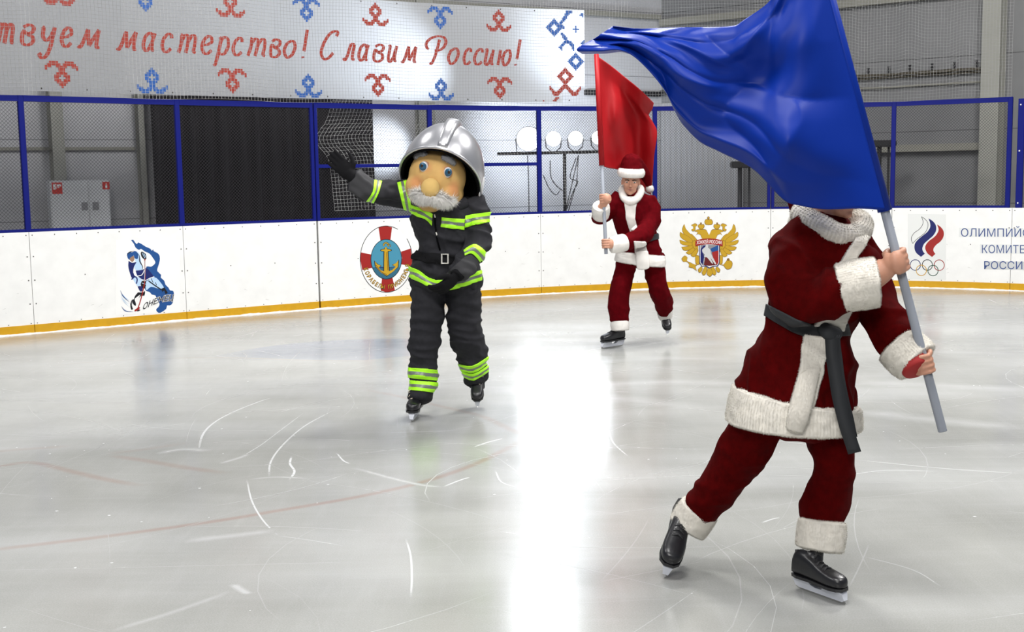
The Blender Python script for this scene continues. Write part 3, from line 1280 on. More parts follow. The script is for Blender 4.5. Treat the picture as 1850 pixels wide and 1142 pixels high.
out = ([(300, 143), (345, 175), (375, 215), (378, 265), (350, 330), (300, 375), (240, 420), (195, 470)], [(195, 470), (178, 425), (185, 380), (220, 335), (270, 300), (310, 250), (320, 200), (300, 143)])
loop = [tuple(q) for q in cr(out[0], 5)] + [tuple(q) for q in cr(out[1], 5)][1:-1]
d.line(loop, 6, 'ink', 0, closed=True)
L1 = [(385, 165), (440, 200), (475, 250), (478, 310), (445, 370), (390, 420), (335, 470), (312, 525), (320, 565), (342, 592)]
L2 = [(295, 630), (240, 585), (216, 530), (222, 470), (260, 420), (320, 370), (370, 330), (405, 275), (405, 220), (385, 165)]
d.poly([tuple(q) for q in cr(L1, 5)] + [tuple(q) for q in cr(L2, 5)][:-1], 'flag blue print')
L1 = [(490, 238), (540, 275), (570, 325), (568, 385), (535, 440), (480, 485), (450, 525), (447, 560), (470, 595)]
L2 = [(430, 632), (375, 590), (348, 535), (352, 490), (390, 440), (450, 395), (490, 350), (508, 300), (490, 238)]
d.poly([tuple(q) for q in cr(L1, 5)] + [tuple(q) for q in cr(L2, 5)][:-1], 'print red')
for x, y, m in ((226, 730, 'flag blue print'), (372, 730, 'ink'), (516, 732, 'print red'), (299, 795, 'ring yellow'), (441, 797, 'ring green')):
    d.ring(x, y, 62, 64, 9, m)
d.done('emblem', panels[8], 'white, blue and red flame over five interlocking rings')
# lettering of the committee
d = Decal(1620, 370, 6.717)
for t_, x0, x1, yb, hh, x_last in (('ОЛИМПИЙСКИЙ', 780, None, 385, 100, 1510), ('КОМИТЕТ', 1035, None, 584, 100, 0), ('РОССИИ', 1062, None, 778, 96, 0)):
    sp = glyph_span(t_)
    k = {'ОЛИМПИЙСКИЙ': 730 / (glyph_span('ОЛИМПИЙ')[1] - sp[0]), 'КОМИТЕТ': (1480 - 1035) / (glyph_span('КОМИТ')[1] - sp[0]),
         'РОССИИ': (1525 - 1062) / (glyph_span('РОССИ')[1] - sp[0])}[t_]

    def fo(x, y, k=k, x0=x0, yb=yb, hh=hh, sp=sp):
        gx = x0 + (x - sp[0]) * k
        return gx, yb + (gx - 780) * 0.004 - y / 0.73 * hh
    if t_ == 'РОССИИ':
        d.poly([(1060, 685), (1720, 690), (1720, 795), (1060, 782)], 'dull grey')
    else:
        d.poly([(x0 - 25, yb - hh - 6), (2100 if x0 < 900 else 1800, yb - hh), (2100 if x0 < 900 else 1800, yb + 14), (x0 - 25, yb + 4)], 'patch')
    d.text(t_, fo, 'lettering blue', 0.0)
d.done('lettering', panels[8], 'blue capital lettering in three lines')
# ------------------------------------------------------------------ blue fence on the boards
fence = empty('fence', path(s_at(976, 1.12), -0.02, HB), 'blue steel frame fence with grey wire mesh standing on the boards', 'fence')
S_END = s_at(1828, 2.0)
FO0, FO1 = 0.0, -0.05        # fence depth


def post(s, w=0.06, z1=HF, name='post', par=None, m=None):
    bm = bmesh.new()
    sweep(bm, s - w / 2, s + w / 2, [(FO0, HB), (FO0, z1), (FO1, z1), (FO1, HB)], n=1)
    bmesh.ops.bevel(bm, geom=bm.edges[:], offset=0.006, segments=1, affect='EDGES')
    return obj(name, bm, m or M_blue, par or fence)


post_s = [s_edges[0]]
for i, s in enumerate(s_edges[1:9]):
    post_s.append(s)
post(s_edges[0] - 1.73, 0.062)
for i, s in enumerate(post_s):
    if i in (3, 7):
        post(s - 0.028, 0.044)
        post(s + 0.028, 0.044)
    else:
        post(s, 0.062)
post(S_END - 0.035, 0.062)
fs = post_s + [S_END - 0.035]
for i in range(-1, len(fs) - 1):
    a, b = (fs[i], fs[i + 1]) if i >= 0 else (fs[0] - 1.73, fs[0])
    for z0, z1 in ((HF - 0.065, HF), (HB, HB + 0.032)):
        bm = bmesh.new()
        sweep(bm, a + 0.03, b - 0.03, [(FO0 - .004, z0), (FO0 - .004, z1), (FO1, z1), (FO1, z0)], n=8)
        obj('rail', bm, M_blue, fence)
    if i in (3, 4):
        bm = bmesh.new()
        zc = HB + 0.69
        sweep(bm, a + 0.03, b - 0.03, [(FO0 - .004, zc - .022), (FO0 - .004, zc + .022), (FO1, zc + .022), (FO1, zc - .022)], n=8)
        obj('rail', bm, M_blue, fence)
    # woven wire: two families of slanting strands
    bm = bmesh.new()
    W_, H_ = b - a, HF - HB - 0.02
    pitch = 0.040
    zb = HB + 0.01
    for fam in (1, -1):
        k = -int(H_ / pitch) - 1
        while k * pitch < W_ + H_:
            u0 = k * pitch
            # strand u = u0 + v (fam 1) or u = u0 + H - v ...
            pts = []
            for j in range(7):
                v = H_ * j / 6
                pts.append((u0 + v if fam == 1 else u0 + H_ - v, v))
            (ua, va), (ub, vb) = pts[0], pts[-1]
            t0, t1 = 0.0, 1.0
            du = ub - ua
            lo, hi = (0 - ua) / du, (W_ - ua) / du
            if lo > hi:
                lo, hi = hi, lo
            t0, t1 = max(0, lo), min(1, hi)
            if t1 - t0 > 0.01:
                n_ = max(1, int((t1 - t0) * 5))
                tube(bm, [path(a + ua + du * (t0 + (t1 - t0) * j / n_), -0.026 + 0.003 * fam, zb + H_ * (t0 + (t1 - t0) * j / n_)) for j in range(n_ + 1)],
                     0.0019, n=3, cap=False)
            k += 1
    obj('wire_mesh', bm, M_wire, fence)
# gate post beyond the end of the fence
sg = s_at(1844, 2.0)
gp = empty('gate_post', path(sg, 0, HB), 'flat blue gate post with three bright bolts right of the fence', 'post')
bm = bmesh.new()
sweep(bm, sg - 0.045, sg + 0.04, [(0.0, HB), (0.0, HF - 0.03), (-0.05, HF - 0.03), (-0.05, HB)], n=1)
bmesh.ops.bevel(bm, geom=bm.edges[:], offset=0.005, segments=1, affect='EDGES')
obj('plate', bm, M_blue, gp)
for z in (HB + 0.065, HB + 0.76, HF - 0.11):
    bm = bmesh.new()
    c = path(sg - 0.012, 0.004, z)
    ellipsoid(bm, c, (Vector((0.011, 0, 0)), Vector((0, 0.006, 0)), Vector((0, 0, 0.011))), 10, 6)
    obj('bolt', bm, mat('bolt', (0.8, 0.8, 0.8), 0.3) if z < 1.3 else bpy.data.materials['bolt'], gp, True)

# ------------------------------------------------------------------ safety nets
def net(name, m, cols, rows, f, r, label, sides=3):
    """f(u, v) -> point or None; strands along both directions"""
    bm = bmesh.new()
    for i in range(cols + 1):
        run = []
        for j in range(rows + 1):
            p = f(i / cols, j / rows)
            if p is None:
                if len(run) > 1:
                    tube(bm, run, r, sides, cap=False)
                run = []
            else:
                run.append(p)
        if len(run) > 1:
            tube(bm, run, r, sides, cap=False)
    for j in range(rows + 1):
        run = []
        for i in range(cols + 1):
            p = f(i / cols, j / rows)
            if p is None:
                if len(run) > 1:
                    tube(bm, run, r, sides, cap=False)
                run = []
            else:
                run.append(p)
        if len(run) > 1:
            tube(bm, run, r, sides, cap=False)
    o = obj(name, bm, m)
    return tag(o, label, 'net')


S0n, S1n = s_edges[0] - 1.7, S_END - 0.02


def f_up(u, v):
    s = S0n + (S1n - S0n) * u
    z = HF + 0.005 + 1.95 * v
    w = noise.noise((s * 0.8, v * 1.5, 3)) * 0.05 * min(1, v * 3) + noise.noise((s * 2.2, v * 3, 9)) * 0.02
    k = min(1, max(0, (s - s_at(1480, 2.0)) / 0.8))
    dz = k * min(1, (S1n - s) / 0.8) * (noise.noise((s * 1.9, v * 0.8, 17)) * 0.13 + noise.noise((s * 4.0, v * 1.2, 7)) * 0.05) * math.sin(math.pi * min(1, v * 1.2))
    return path(s + 0.3 * w, 0.03 + w, z + dz + 0.012 * math.sin(s * 3.6))


net('safety_net', M_net, int((S1n - S0n) / 0.042), int(1.95 / 0.042), f_up, 0.0017, 'white square-mesh safety net hung above the blue fence')

sL, sR = s_at(590, 2.6, -0.15), s_at(1470, 2.6, -0.15)
_edge = cr([(600, 178), (590, 200), (571, 234), (592, 272), (597, 300), (600, 340), (604, 378)], 12)


def f_low(u, v):
    # v 0 top .. 1 bottom ; left edge follows the pulled-out corner
    z = HF + 0.04 - 1.40 * v
    e = _edge[min(len(_edge) - 1, int(v * (len(_edge) - 1)))][0]
    s0 = s_at(e, round(z, 1), -0.15)
    s1 = sR
    s = s0 + (s1 - s0) * u
    zb = 1.22 if u < 0.55 else 1.22 + (u - 0.55) / 0.45 * 0.95
    if z < zb:
        return None
    pull = math.exp(-((u / 0.03) ** 2)) * math.exp(-(((v - 0.27) / 0.25) ** 2))
    return path(s, -0.15 + 0.04 * noise.noise((s * 1.3, z * 1.0, 0)), z + 0.02 * math.sin(s * 5) * (1 - abs(2 * v - 1)))


net('safety_net', M_net2, int((sR - sL) / 0.048), 29, f_low, 0.0020, 'white torn net hanging behind the fence from the dark curtain to the corner')

# ------------------------------------------------------------------ banner
ZB, ZT = HF + 0.055, HF + 0.055 + 1.27
OB = -0.09
ban = empty('banner', path(s_at(500, ZB, OB), OB, ZB), 'long white banner with red script lettering and cross-stitch ornaments', 'banner')
M_banner = mat('banner vinyl', (0.36, 0.365, 0.375), 0.45, spec=0.4)
_nt = M_banner.node_tree      # the vinyl lets some of the light behind it through
_tr = _nt.nodes.new('ShaderNodeBsdfTranslucent')
_tr.inputs[0].default_value = (0.75, 0.77, 0.80, 1)
_mx = _nt.nodes.new('ShaderNodeMixShader')
_mx.inputs[0].default_value = 0.35
_nt.links.new(_nt.nodes['Principled BSDF'].outputs[0], _mx.inputs[1])
_nt.links.new(_tr.outputs[0], _mx.inputs[2])
_nt.links.new(_mx.outputs[0], _nt.nodes['Material Output'].inputs[0])
M_bred = mat('banner red', (0.30, 0.022, 0.008), 0.5)
M_bblue = mat('banner blue', (0.010, 0.085, 0.33), 0.5)
sB0, sB1 = s_edges[0] - 1.6, s_at(1056, 3.3, OB)


def wav(s, z):
    return 0.012 * noise.noise((s * 0.7, z * 0.5, 4))


def bpt(s, z, off=0.0):
    return path(s, OB + wav(s, z) + off, z)


bm = bmesh.new()
nS = 130
zs = [ZB + (ZT - ZB) * j / 12 for j in range(13)]
for side in (0,):
    g = []
    for i in range(nS + 1):
        s = sB0 + (sB1 - sB0) * i / nS
        g.append([])
        for j, z in enumerate(zs):
            cut = 0
            if j == 0 and s > sB1 - 0.45:
                cut = 0.0
            g[-1].append(bm.verts.new(bpt(s, z, -0.004 * side)))
    for i in range(nS):
        for j in range(12):
            if i > nS - 9 and j < 2 and (nS - 1 - i) < (2 - j) * 3 - 2:
                continue
            q = (g[i][j], g[i + 1][j], g[i + 1][j + 1], g[i][j + 1])
            bm.faces.new(q if side == 0 else q[::-1])
s = sB0 + 0.1
M_eye = M_screw
while s < sB1:
    for z in (ZB + 0.03, ZT - 0.03):
        c = bpt(s, z, 0.003)
        vs = [bm.verts.new(c + Vector((0.011 * math.cos(k * 1.05), 0, 0.011 * math.sin(k * 1.05)))) for k in range(6)]
        bm.faces.new(vs).material_index = 1
    s += 0.5
obj('cloth', bm, [M_banner, M_eye], ban, True)

# lettering: pen strokes, x-height 1, baseline 0
GL = {
    'т': [[(0.02, 1.0), (0.08, 0.97), (0.10, 0.5), (0.0, 0.0)], [(0.08, 0.62), (0.26, 0.98), (0.42, 0.95), (0.46, 0.62), (0.40, 0.0)], [(0.46, 0.62), (0.64, 0.98), (0.82, 0.95), (0.86, 0.6), (0.82, 0.12), (0.95, 0.02)]],
    'в': [[(0.05, 0.9), (0.35, 1.04), (0.62, 0.92), (0.58, 0.68), (0.32, 0.54), (0.58, 0.44), (0.66, 0.2), (0.44, 0.0), (0.12, 0.03), (0.02, 0.3), (0.08, 0.7), (0.3, 0.54)]],
    'у': [[(0.05, 1.0), (0.12, 0.9), (0.12, 0.5), (0.30, 0.28), (0.55, 0.42), (0.70, 0.75)], [(0.78, 1.0), (0.72, 0.55), (0.60, -0.1), (0.40, -0.55), (0.15, -0.66), (0.0, -0.50), (0.12, -0.42)]],
    'е': [[(0.10, 0.50), (0.42, 0.55), (0.66, 0.72), (0.58, 0.95), (0.36, 1.0), (0.12, 0.75), (0.04, 0.35), (0.22, 0.03), (0.45, 0.02), (0.68, 0.22)]],
    'м': [[(-0.02, 0.08), (0.08, 0.0), (0.20, 0.30), (0.36, 1.0)], [(0.36, 1.0), (0.42, 0.55), (0.50, 0.12)], [(0.50, 0.12), (0.70, 0.60), (0.88, 1.0)], [(0.88, 1.0), (0.84, 0.5), (0.86, 0.06), (1.0, 0.06)]],
    'а': [[(0.62, 0.82), (0.42, 1.0), (0.14, 0.80), (0.03, 0.35), (0.16, 0.03), (0.38, 0.08), (0.60, 0.50)], [(0.74, 1.0), (0.62, 0.55), (0.62, 0.10), (0.78, 0.04)]],
    'с': [[(0.60, 0.78), (0.56, 0.95), (0.36, 1.0), (0.12, 0.75), (0.04, 0.35), (0.20, 0.03), (0.42, 0.02), (0.62, 0.20)]],
    'р': [[(0.16, 1.0), (0.26, 0.85), (0.18, 0.1), (0.06, -0.55), (-0.06, -0.66)], [(0.24, 0.70), (0.44, 1.0), (0.70, 0.90), (0.76, 0.5), (0.60, 0.1), (0.36, 0.0), (0.18, 0.16)]],
    'о': [[(0.40, 1.0), (0.14, 0.80), (0.04, 0.38), (0.24, 0.0), (0.52, 0.16), (0.66, 0.60), (0.56, 0.94), (0.40, 1.0)]],
    'л': [[(-0.04, 0.12), (0.08, 0.0), (0.22, 0.25), (0.40, 1.0)], [(0.40, 1.0), (0.56, 1.0), (0.66, 0.98)], [(0.66, 0.98), (0.60, 0.5), (0.62, 0.08), (0.78, 0.06)]],
    'и': [[(0.05, 0.92), (0.16, 0.98), (0.12, 0.5), (0.10, 0.12), (0.28, 0.0), (0.50, 0.30), (0.62, 0.75)], [(0.70, 1.0), (0.62, 0.5), (0.64, 0.08), (0.80, 0.06)]],
    'ю': [[(0.08, 1.0), (0.06, 0.5), (0.0, 0.0)], [(0.04, 0.52), (0.34, 0.52)], [(0.68, 1.0), (0.44, 0.80), (0.34, 0.38), (0.52, 0.0), (0.80, 0.16), (0.94, 0.60), (0.84, 0.94), (0.68, 1.0)]],
    'С': [[(0.86, 1.42), (0.90, 1.66), (0.72, 1.72), (0.40, 1.50), (0.12, 0.90), (0.06, 0.35), (0.28, 0.0), (0.56, 0.10), (0.78, 0.40)]],
    'Р': [[(0.66, 1.52), (0.64, 1.1), (0.58, 0.4), (0.48, -0.02), (0.38, 0.02)], [(0.22, 0.88), (0.10, 0.98), (0.04, 1.25), (0.20, 1.55), (0.52, 1.72), (0.86, 1.66), (1.0, 1.35), (0.90, 0.98), (0.68, 0.82), (0.52, 0.82)]],
    '!': [[(0.62, 1.72), (0.52, 1.2), (0.34, 0.42)], [(0.22, 0.10), (0.24, 0.04), (0.26, 0.0)]],
}
LET = [('т', -6, 26), ('в', 38, 64), ('у', 68, 102), ('е', 110, 132), ('м', 139, 182), ('м', 210, 249), ('а', 258, 283), ('с', 292, 313), ('т', 321, 356),
       ('е', 364, 386), ('р', 383, 415), ('с', 420, 440), ('т', 446, 481), ('в', 487, 508), ('о', 512, 535), ('!', 545, 558), ('С', 579, 613), ('л', 619, 643),
       ('а', 647, 668), ('в', 674, 695), ('и', 700, 719), ('м', 724, 754), ('Р', 769, 808), ('о', 809, 830), ('с', 837, 853), ('с', 856, 874), ('и', 875, 894),
       ('ю', 898, 924), ('!', 930, 942)]
bm = bmesh.new()
ZBASE, XH, SH = ZB + 0.495, 0.205, 0.16
for ch, x0, x1 in LET:
    S = [[(p[0] + SH * p[1], p[1]) for p in [tuple(q) for q in cr(st, 6)]] for st in GL[ch]]
    xs = [p[0] for st in S for p in st]
    a, b = s_at(x0 + 1.5, ZBASE, OB), s_at(x1 - 1.5, ZBASE, OB)
    if ch == 'р' or ch == 'у':
        mn = min(p[0] for st in S for p in st)
    mn, mx = min(xs), max(xs)
    k = (b - a) / (mx - mn)
    for st in S:
        pts = [(a + (p[0] - mn) * k, ZBASE + p[1] * XH) for p in st]
        N = len(pts)
        va, vb = [], []
        for i, p in enumerate(pts):
            q, r = pts[max(i - 1, 0)], pts[min(i + 1, N - 1)]
            dx, dy = r[0] - q[0], r[1] - q[1]
            l_ = math.hypot(dx, dy) or 1
            w = 0.0125 + 0.009 * abs(dy / l_)
            va.append(bm.verts.new(bpt(p[0] - dy / l_ * w, p[1] + dx / l_ * w, 0.0035)))
            vb.append(bm.verts.new(bpt(p[0] + dy / l_ * w, p[1] - dx / l_ * w, 0.0035)))
        for i in range(N - 1):
            bm.faces.new((va[i], va[i + 1], vb[i + 1], vb[i]))
tag(obj('lettering', bm, M_bred, ban), 'red slanting script')
RAM = ['..XXXX...XXXX..', '.XXXXXX.XXXXXX.', 'XXX..XXXXX..XXX', 'X.....XXX.....X', '......XXX......', '.....XXXXX.....', '....XXX.XXX....', '....XX...XX....',
       '....XXX.XXX....', '.....XXXXX.....', '......XXX......', '.......X.......']


def motif(s0, z0, pat, cell, mi, bm):
    for r, row in enumerate(pat):
        for c, ch in enumerate(row):
            if ch == 'X':
                a, z = s0 + c * cell, z0 + (len(pat) - 1 - r) * cell
                if a + cell > sB1 or z < ZB or z > ZT - 0.005:
                    continue
                bm.faces.new([bm.verts.new(bpt(*q, 0.0035)) for q in ((a, z), (a + cell * 1.0, z), (a + cell * 1.0, z + cell), (a, z + cell))]).material_index = mi


bm = bmesh.new()
CE = 0.0245
for k, (px, kind) in enumerate(((112, 0), (275, 1), (420, 0), (557, 1), (683, 0), (797, 1), (903, 0))):
    s = s_at(px, ZB + 0.15, OB) - 7.5 * CE
    motif(s, ZB + (0.04 if kind == 0 else 0.012), RAM if kind == 0 else RAM[::-1], CE, kind, bm)
    px2 = {112: 104, 275: 262, 420: 416, 557: 553, 683: 678, 797: 795, 903: 901}[px]
    s = s_at(px2, ZT - 0.15, OB) - 7.5 * CE
    motif(s, ZT - 0.035 - 12 * CE, RAM[::-1] if kind == 0 else RAM, CE, kind, bm)
# larger corner ornament
DIA = ['......X......', '.....XXX.....', '....XXXXX....', '...XXXXXXX...', '..XXXX.XXXX..', '.XXXX...XXXX.', 'XXXX.....XXXX', '.XXXX...XXXX.', '..XXXX.XXXX..', '...XXXXXXX...', '....XXXXX....', '.....XXX.....', '......X......']
c2 = 0.0195


def at_ban(px, py):
    z = 3.3
    for _ in range(4):
        s = s_at(px, round(z, 1), OB)
        y0, y1 = proj(path(s, OB, 2.6))[1], proj(path(s, OB, 3.6))[1]
        z = 2.6 + (py - y0) / (y1 - y0)
    return s, z


def put(px, py, pat, mi):
    s, z = at_ban(px, py)
    motif(s - len(pat[0]) * c2 / 2, z - len(pat) * c2 / 2, pat, c2, mi, bm)


put(1001, 50, DIA, 1)
put(1040, 111, DIA, 1)
put(1040, 53, ['..X..', '..X..', 'XXXXX', '..X..', '..X..'], 1)
put(1022, 36, ['.....XXXXX', '.....XXXXX', '....XXXX..', '....XXX...', '...XXX....', '..XXXX....', '..XXX.....', '.XXX......', 'XXX.......', 'XX........', 'XXX.......', '.XXX......', '..XX......'], 1)
put(1020, 68, ['XX....', 'XXX...', '.XXX..', '.XXXX.', '..XXX.', '...XXX', '...XXX'], 1)
put(1023, 83, ['....XXXXXX..', '...XXXXXXXX.', '..XXX...XXXX', '.XXX.....XXX', 'XXX.......XX', '.XX.......XX', '..X........X'], 1)
put(1052, 77, ['..X', '.XX', 'XXX', '.XX'], 1)
put(1050, 28, ['.XX', 'XXX', '..X'], 1)
put(1021, 138, DIA, 0)
put(1021, 163, ['..........XXXX..........', 'X........XXXXXX........X', 'XX......XXXXXXXX......XX', 'XXX....XXXX..XXXX....XXX', '.XXX..XXXX....XXXX..XXX.', '..XXXXXXX......XXXXXXX..', '..XXXXXX........XXXXXX..', '...XXXX..........XXXX...'], 0)
put(1003, 182, ['...XXX', '..XXX.', '.XXX..', 'XXX...', 'XX....'], 0)
put(982, 186, ['...X...', '..XXX..', '.XXXXX.', 'XXXXXXX'], 0)
tag(obj('ornament', bm, [M_bred, M_bblue], ban), 'red and blue cross-stitch ornaments')

# ------------------------------------------------------------------ hall behind
def plane_hit(px, py, A, n):
    d = ray(px, py)
    t = (A - CAM).dot(n) / d.dot(n)
    return CAM + d * t


LA, LB = Vector((-7.0, 16.6, 0)), Vector((2.75, 22.2, 0))
RA_, RB = Vector((2.75, 22.2, 0)), Vector((7.9, 18.2, 0))
dL, dR = (LB - LA).normalized(), (RB - RA_).normalized()
nL, nR = Vector((dL.y, -dL.x, 0)), Vector((dR.y, -dR.x, 0))     # towards the rink


def wall(name, a, d, n, length, h, m, u0=0.0):
    M_ = Matrix(((d.x, n.x, 0, a.x), (d.y, n.y, 0, a.y), (0, 0, 1, 0), (0, 0, 0, 1)))
    bm = bmesh.new()
    box(bm, (u0, -0.15, 0), (length, 0, h))
    o = obj(name, bm, m)
    o.matrix_world = M_
    return tag(o, kind='structure')


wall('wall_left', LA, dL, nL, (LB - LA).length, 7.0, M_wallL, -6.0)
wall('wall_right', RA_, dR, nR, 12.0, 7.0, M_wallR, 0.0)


def uL(px, py=300):
    return (plane_hit(px, py, LA, nL) - LA).dot(dL)


def uR(px, py=300):
    return (plane_hit(px, py, RA_, nR) - RA_).dot(dR)


def zL(px, py):
    return plane_hit(px, py, LA, nL).z


def zR(px, py):
    return plane_hit(px, py, RA_, nR).z


ML = Matrix(((dL.x, nL.x, 0, LA.x), (dL.y, nL.y, 0, LA.y), (0, 0, 1, 0), (0, 0, 0, 1)))
MR = Matrix(((dR.x, nR.x, 0, RA_.x), (dR.y, nR.y, 0, RA_.y), (0, 0, 1, 0), (0, 0, 0, 1)))


def wbox(name, M, lo, hi, m, label=None, cat=None, kind=None, group=None, bev=0.0, par=None):
    bm = bmesh.new()
    box(bm, lo, hi, M=M)
    bmesh.ops.recalc_face_normals(bm, faces=bm.faces)
    if bev:
        bmesh.ops.bevel(bm, geom=bm.edges[:], offset=bev, segments=2, affect='EDGES')
    o = obj(name, bm, m, par)
    return tag(o, label, cat, group, kind)


def column(M, ua, ub, proud, m=M_col, top=7.0):
    """steel column: web and two flanges"""
    bm = bmesh.new()
    box(bm, (ua, 0.0, 0), (ub, 0.02, top), M=M)
    box(bm, (ua, proud - 0.02, 0), (ub, proud, top), M=M)
    box(bm, ((ua + ub) / 2 - 0.012, 0.0, 0), ((ua + ub) / 2 + 0.012, proud - 0.01, top), M=M)
    bmesh.ops.recalc_face_normals(bm, faces=bm.faces)
    o = obj('column', bm, m)
    return tag(o, kind='structure')


column(ML, uL(90), uL(112), 0.30)
column(ML, uL(248), uL(258), 0.22)
column(ML, uL(752), uL(781), 0.15)
column(MR, uR(1779), uR(1812), 0.32)
# beams and sills
wbox('trim_1', ML, (uL(560), 0.0, zL(800, 12)), (uL(1189), 0.10, zL(800, 3)), M_beam, kind='structure')
wbox('trim_2', ML, (uL(-60), 0.0, zL(30, 272)), (uL(245), 0.05, zL(30, 266)), M_beam, kind='structure')
wbox('trim_3', MR, (uR(1560), 0.0, zR(1700, 273)), (uR(1779), 0.14, zR(1700, 260)), M_beam, kind='structure')
wbox('trim_4', MR, (0.02, 0.0, zR(1200, 172)), (uR(1400), 0.10, zR(1200, 164)), M_dark, kind='structure')
wbox('trim_5', MR, (0.02, 0.0, zR(1200, 48)), (uR(1779), 0.12, zR(1200, 36)), M_beam, kind='structure')
wbox('trim_6', ML, (uL(1056), 0.0, zL(1060, 172)), (uL(1189), 0.08, zL(1060, 163)), M_dark, kind='structure')

# cable tray with clips under the net on the right
ct = empty('cable_tray', MR @ Vector((uR(1660), 0.0, zR(1660, 137))), 'dark pipe bundle on the right wall with six upright clips', 'pipe')
z0 = zR(1660, 137)
bm = bmesh.new()
for k, (y, z) in enumerate(((0.06, 0.0), (0.10, 0.035), (0.06, 0.05))):
    tube(bm, [MR @ Vector((u, y, z0 + z + 0.012 * noise.noise((u * 2, k, 0)))) for u in np.linspace(uR(1500), uR(1779), 24)], 0.020, 6)
obj('pipe', bm, mat('brown pipe', (0.07, 0.06, 0.04), 0.6), ct, True)
bm = bmesh.new()
tube(bm, [MR @ Vector((u, 0.05, z0 - 0.15 + 0.02 * noise.noise((u * 1.3, 8, 0)))) for u in np.linspace(uR(1500), uR(1779), 24)], 0.018, 6)
obj('cable', bm, M_beam, ct, True)
for px in (1568, 1605, 1642, 1682, 1722, 1761):
    bm = bmesh.new()
    u = uR(px)
    box(bm, (u - 0.008, 0.05, z0), (u + 0.008, 0.07, z0 + 0.17), M=MR)
    box(bm, (u - 0.02, 0.045, z0 + 0.10), (u + 0.02, 0.075, z0 + 0.12), M=MR)
    box(bm, (u - 0.02, 0.045, z0 + 0.15), (u + 0.02, 0.075, z0 + 0.17), M=MR)
    obj('clip', bm, M_dark, ct)

# corrugated sheet by the corner
bm = bmesh.new()
u0, u1 = 0.05, uR(1348)
rows = []
n_ = 60
for i in range(n_ + 1):
    u = u0 + (u1 - u0) * i / n_
    y = 0.10 + (0.035 if (i // 2) % 2 else 0.0)
    rows.append([bm.verts.new(MR @ Vector((u, y, z))) for z in (0.0, zR(1250, 185))])
for a, b in zip(rows, rows[1:]):
    bm.faces.new((a[0], b[0], b[1], a[1]))
o = obj('corrugated_sheet', bm, mat('sheet metal', (0.42, 0.42, 0.43), 0.35, metal=0.3))
o.modifiers.new('t', 'SOLIDIFY').thickness = 0.004
tag(o, 'pale ribbed metal sheet on the wall right of the stage lights', 'wall panel')

# black curtain behind the fence
cur_y = 0.45
bm = bmesh.new()
n_ = 160
a, b = uL(263, 300), uL(655, 300)
off_u = 0.0
rows = []
for i in range(n_ + 1):
    u = a + (b - a) * i / n_
    y = cur_y + 0.05 * math.sin(i * 0.55 + 1.5 * noise.noise((i * 0.07, 0, 0))) + 0.02 * noise.noise((i * 0.21, 5, 0))
    rows.append([bm.verts.new(ML @ Vector((u, y + 0.01 * j * math.sin(i * .3), z))) for j, z in enumerate((0.03, 1.2, 2.4, 3.4))])
for p, q in zip(rows, rows[1:]):
    for j in range(3):
        bm.faces.new((p[j], q[j], q[j + 1], p[j + 1]))
o = obj('curtain', bm, M_black, smooth=True)
o.modifiers.new('t', 'SOLIDIFY').thickness = 0.006
tag(o, 'large black curtain hanging behind the blue fence below the banner', 'curtain')

# fire hose cabinet
u0, u1 = uL(79, 370), uL(184, 370)
z1, z0 = zL(130, 326), 0.55
D0 = 0.31
fc = empty('fire_hose_cabinet', ML @ Vector(((u0 + u1) / 2, 0.31, z0)), 'white double-door fire hose cabinet behind the left fence', 'cabinet')
wbox('body', ML, (u0, D0, z0), (u1, D0 + 0.24, z1), M_cab, par=fc, bev=0.006)
um = u0 + (u1 - u0) * 0.635
yd = D0 + 0.24
wl = [(u0 + 0.012, um - 0.006), (um + 0.006, u1 - 0.012)]
doors = []
for a, b in wl:
    doors.append(wbox('door', ML, (a, yd, z0 + 0.015), (b, yd + 0.018, z1 - 0.015), M_cab, par=fc, bev=0.004))
M_pane = mat('dark window', (0.05, 0.02, 0.018), 0.2)
M_grey = mat('grey frame', (0.25, 0.25, 0.26), 0.4)
hh = (u1 - u0) / 112
zc = zL(130, 372)
for dd, (px0, px1) in zip(doors, ((133, 144), (152.5, 163.5))):
    a, b = uL(px0, 372), uL(px1, 372)
    w = wbox('window', ML, (a, yd + 0.018, zc - 0.055), (b, yd + 0.024, zc + 0.055), M_grey, par=dd)
    bm = bmesh.new()
    box(bm, (a + 0.012, yd + 0.024, zc - 0.043), (b - 0.012, yd + 0.026, zc + 0.043), M=ML)
bm.free()
a, b = uL(81, 340), uL(99, 340)
zt, zb_ = zL(90, 330), zL(90, 350)
bm = bmesh.new()
box(bm, (a, yd + 0.018, zb_), (b, yd + 0.021, zt), M=ML)
for q in ((0.12, 0.25, 0.3, 0.9), (0.34, 0.25, 0.42, 0.9), (0.5, 0.6, 0.9, 0.85), (0.5, 0.42, 0.7, 0.55), (0.12, 0.25, 0.42, 0.32)):
    box(bm, (a + (b - a) * q[0], yd + 0.021, zb_ + (zt - zb_) * (0.2 + 0.75 * q[1])), (a + (b - a) * q[2], yd + 0.023, zb_ + (zt - zb_) * (0.2 + 0.75 * q[3])), 1, M=ML)
tag(obj('sign', bm, [M_red, M_white], doors[0]), 'red fire hose sign')
a, b = uL(170, 340), uL(182.5, 340)
zt, zb_ = zL(176, 329), zL(176, 342)
bm = bmesh.new()
box(bm, (a, yd + 0.018, zb_), (b, yd + 0.021, zt), M=ML)
box(bm, (a + (b - a) * .40, yd + 0.021, zb_ + 0.015), (a + (b - a) * .66, yd + 0.023, zt - 0.04), 1, M=ML)
box(bm, (a + (b - a) * .48, yd + 0.021, zt - 0.04), (a + (b - a) * .58, yd + 0.023, zt - 0.018), 1, M=ML)
tag(obj('sign', bm, [M_red, M_white], doors[1]), 'red extinguisher sign')

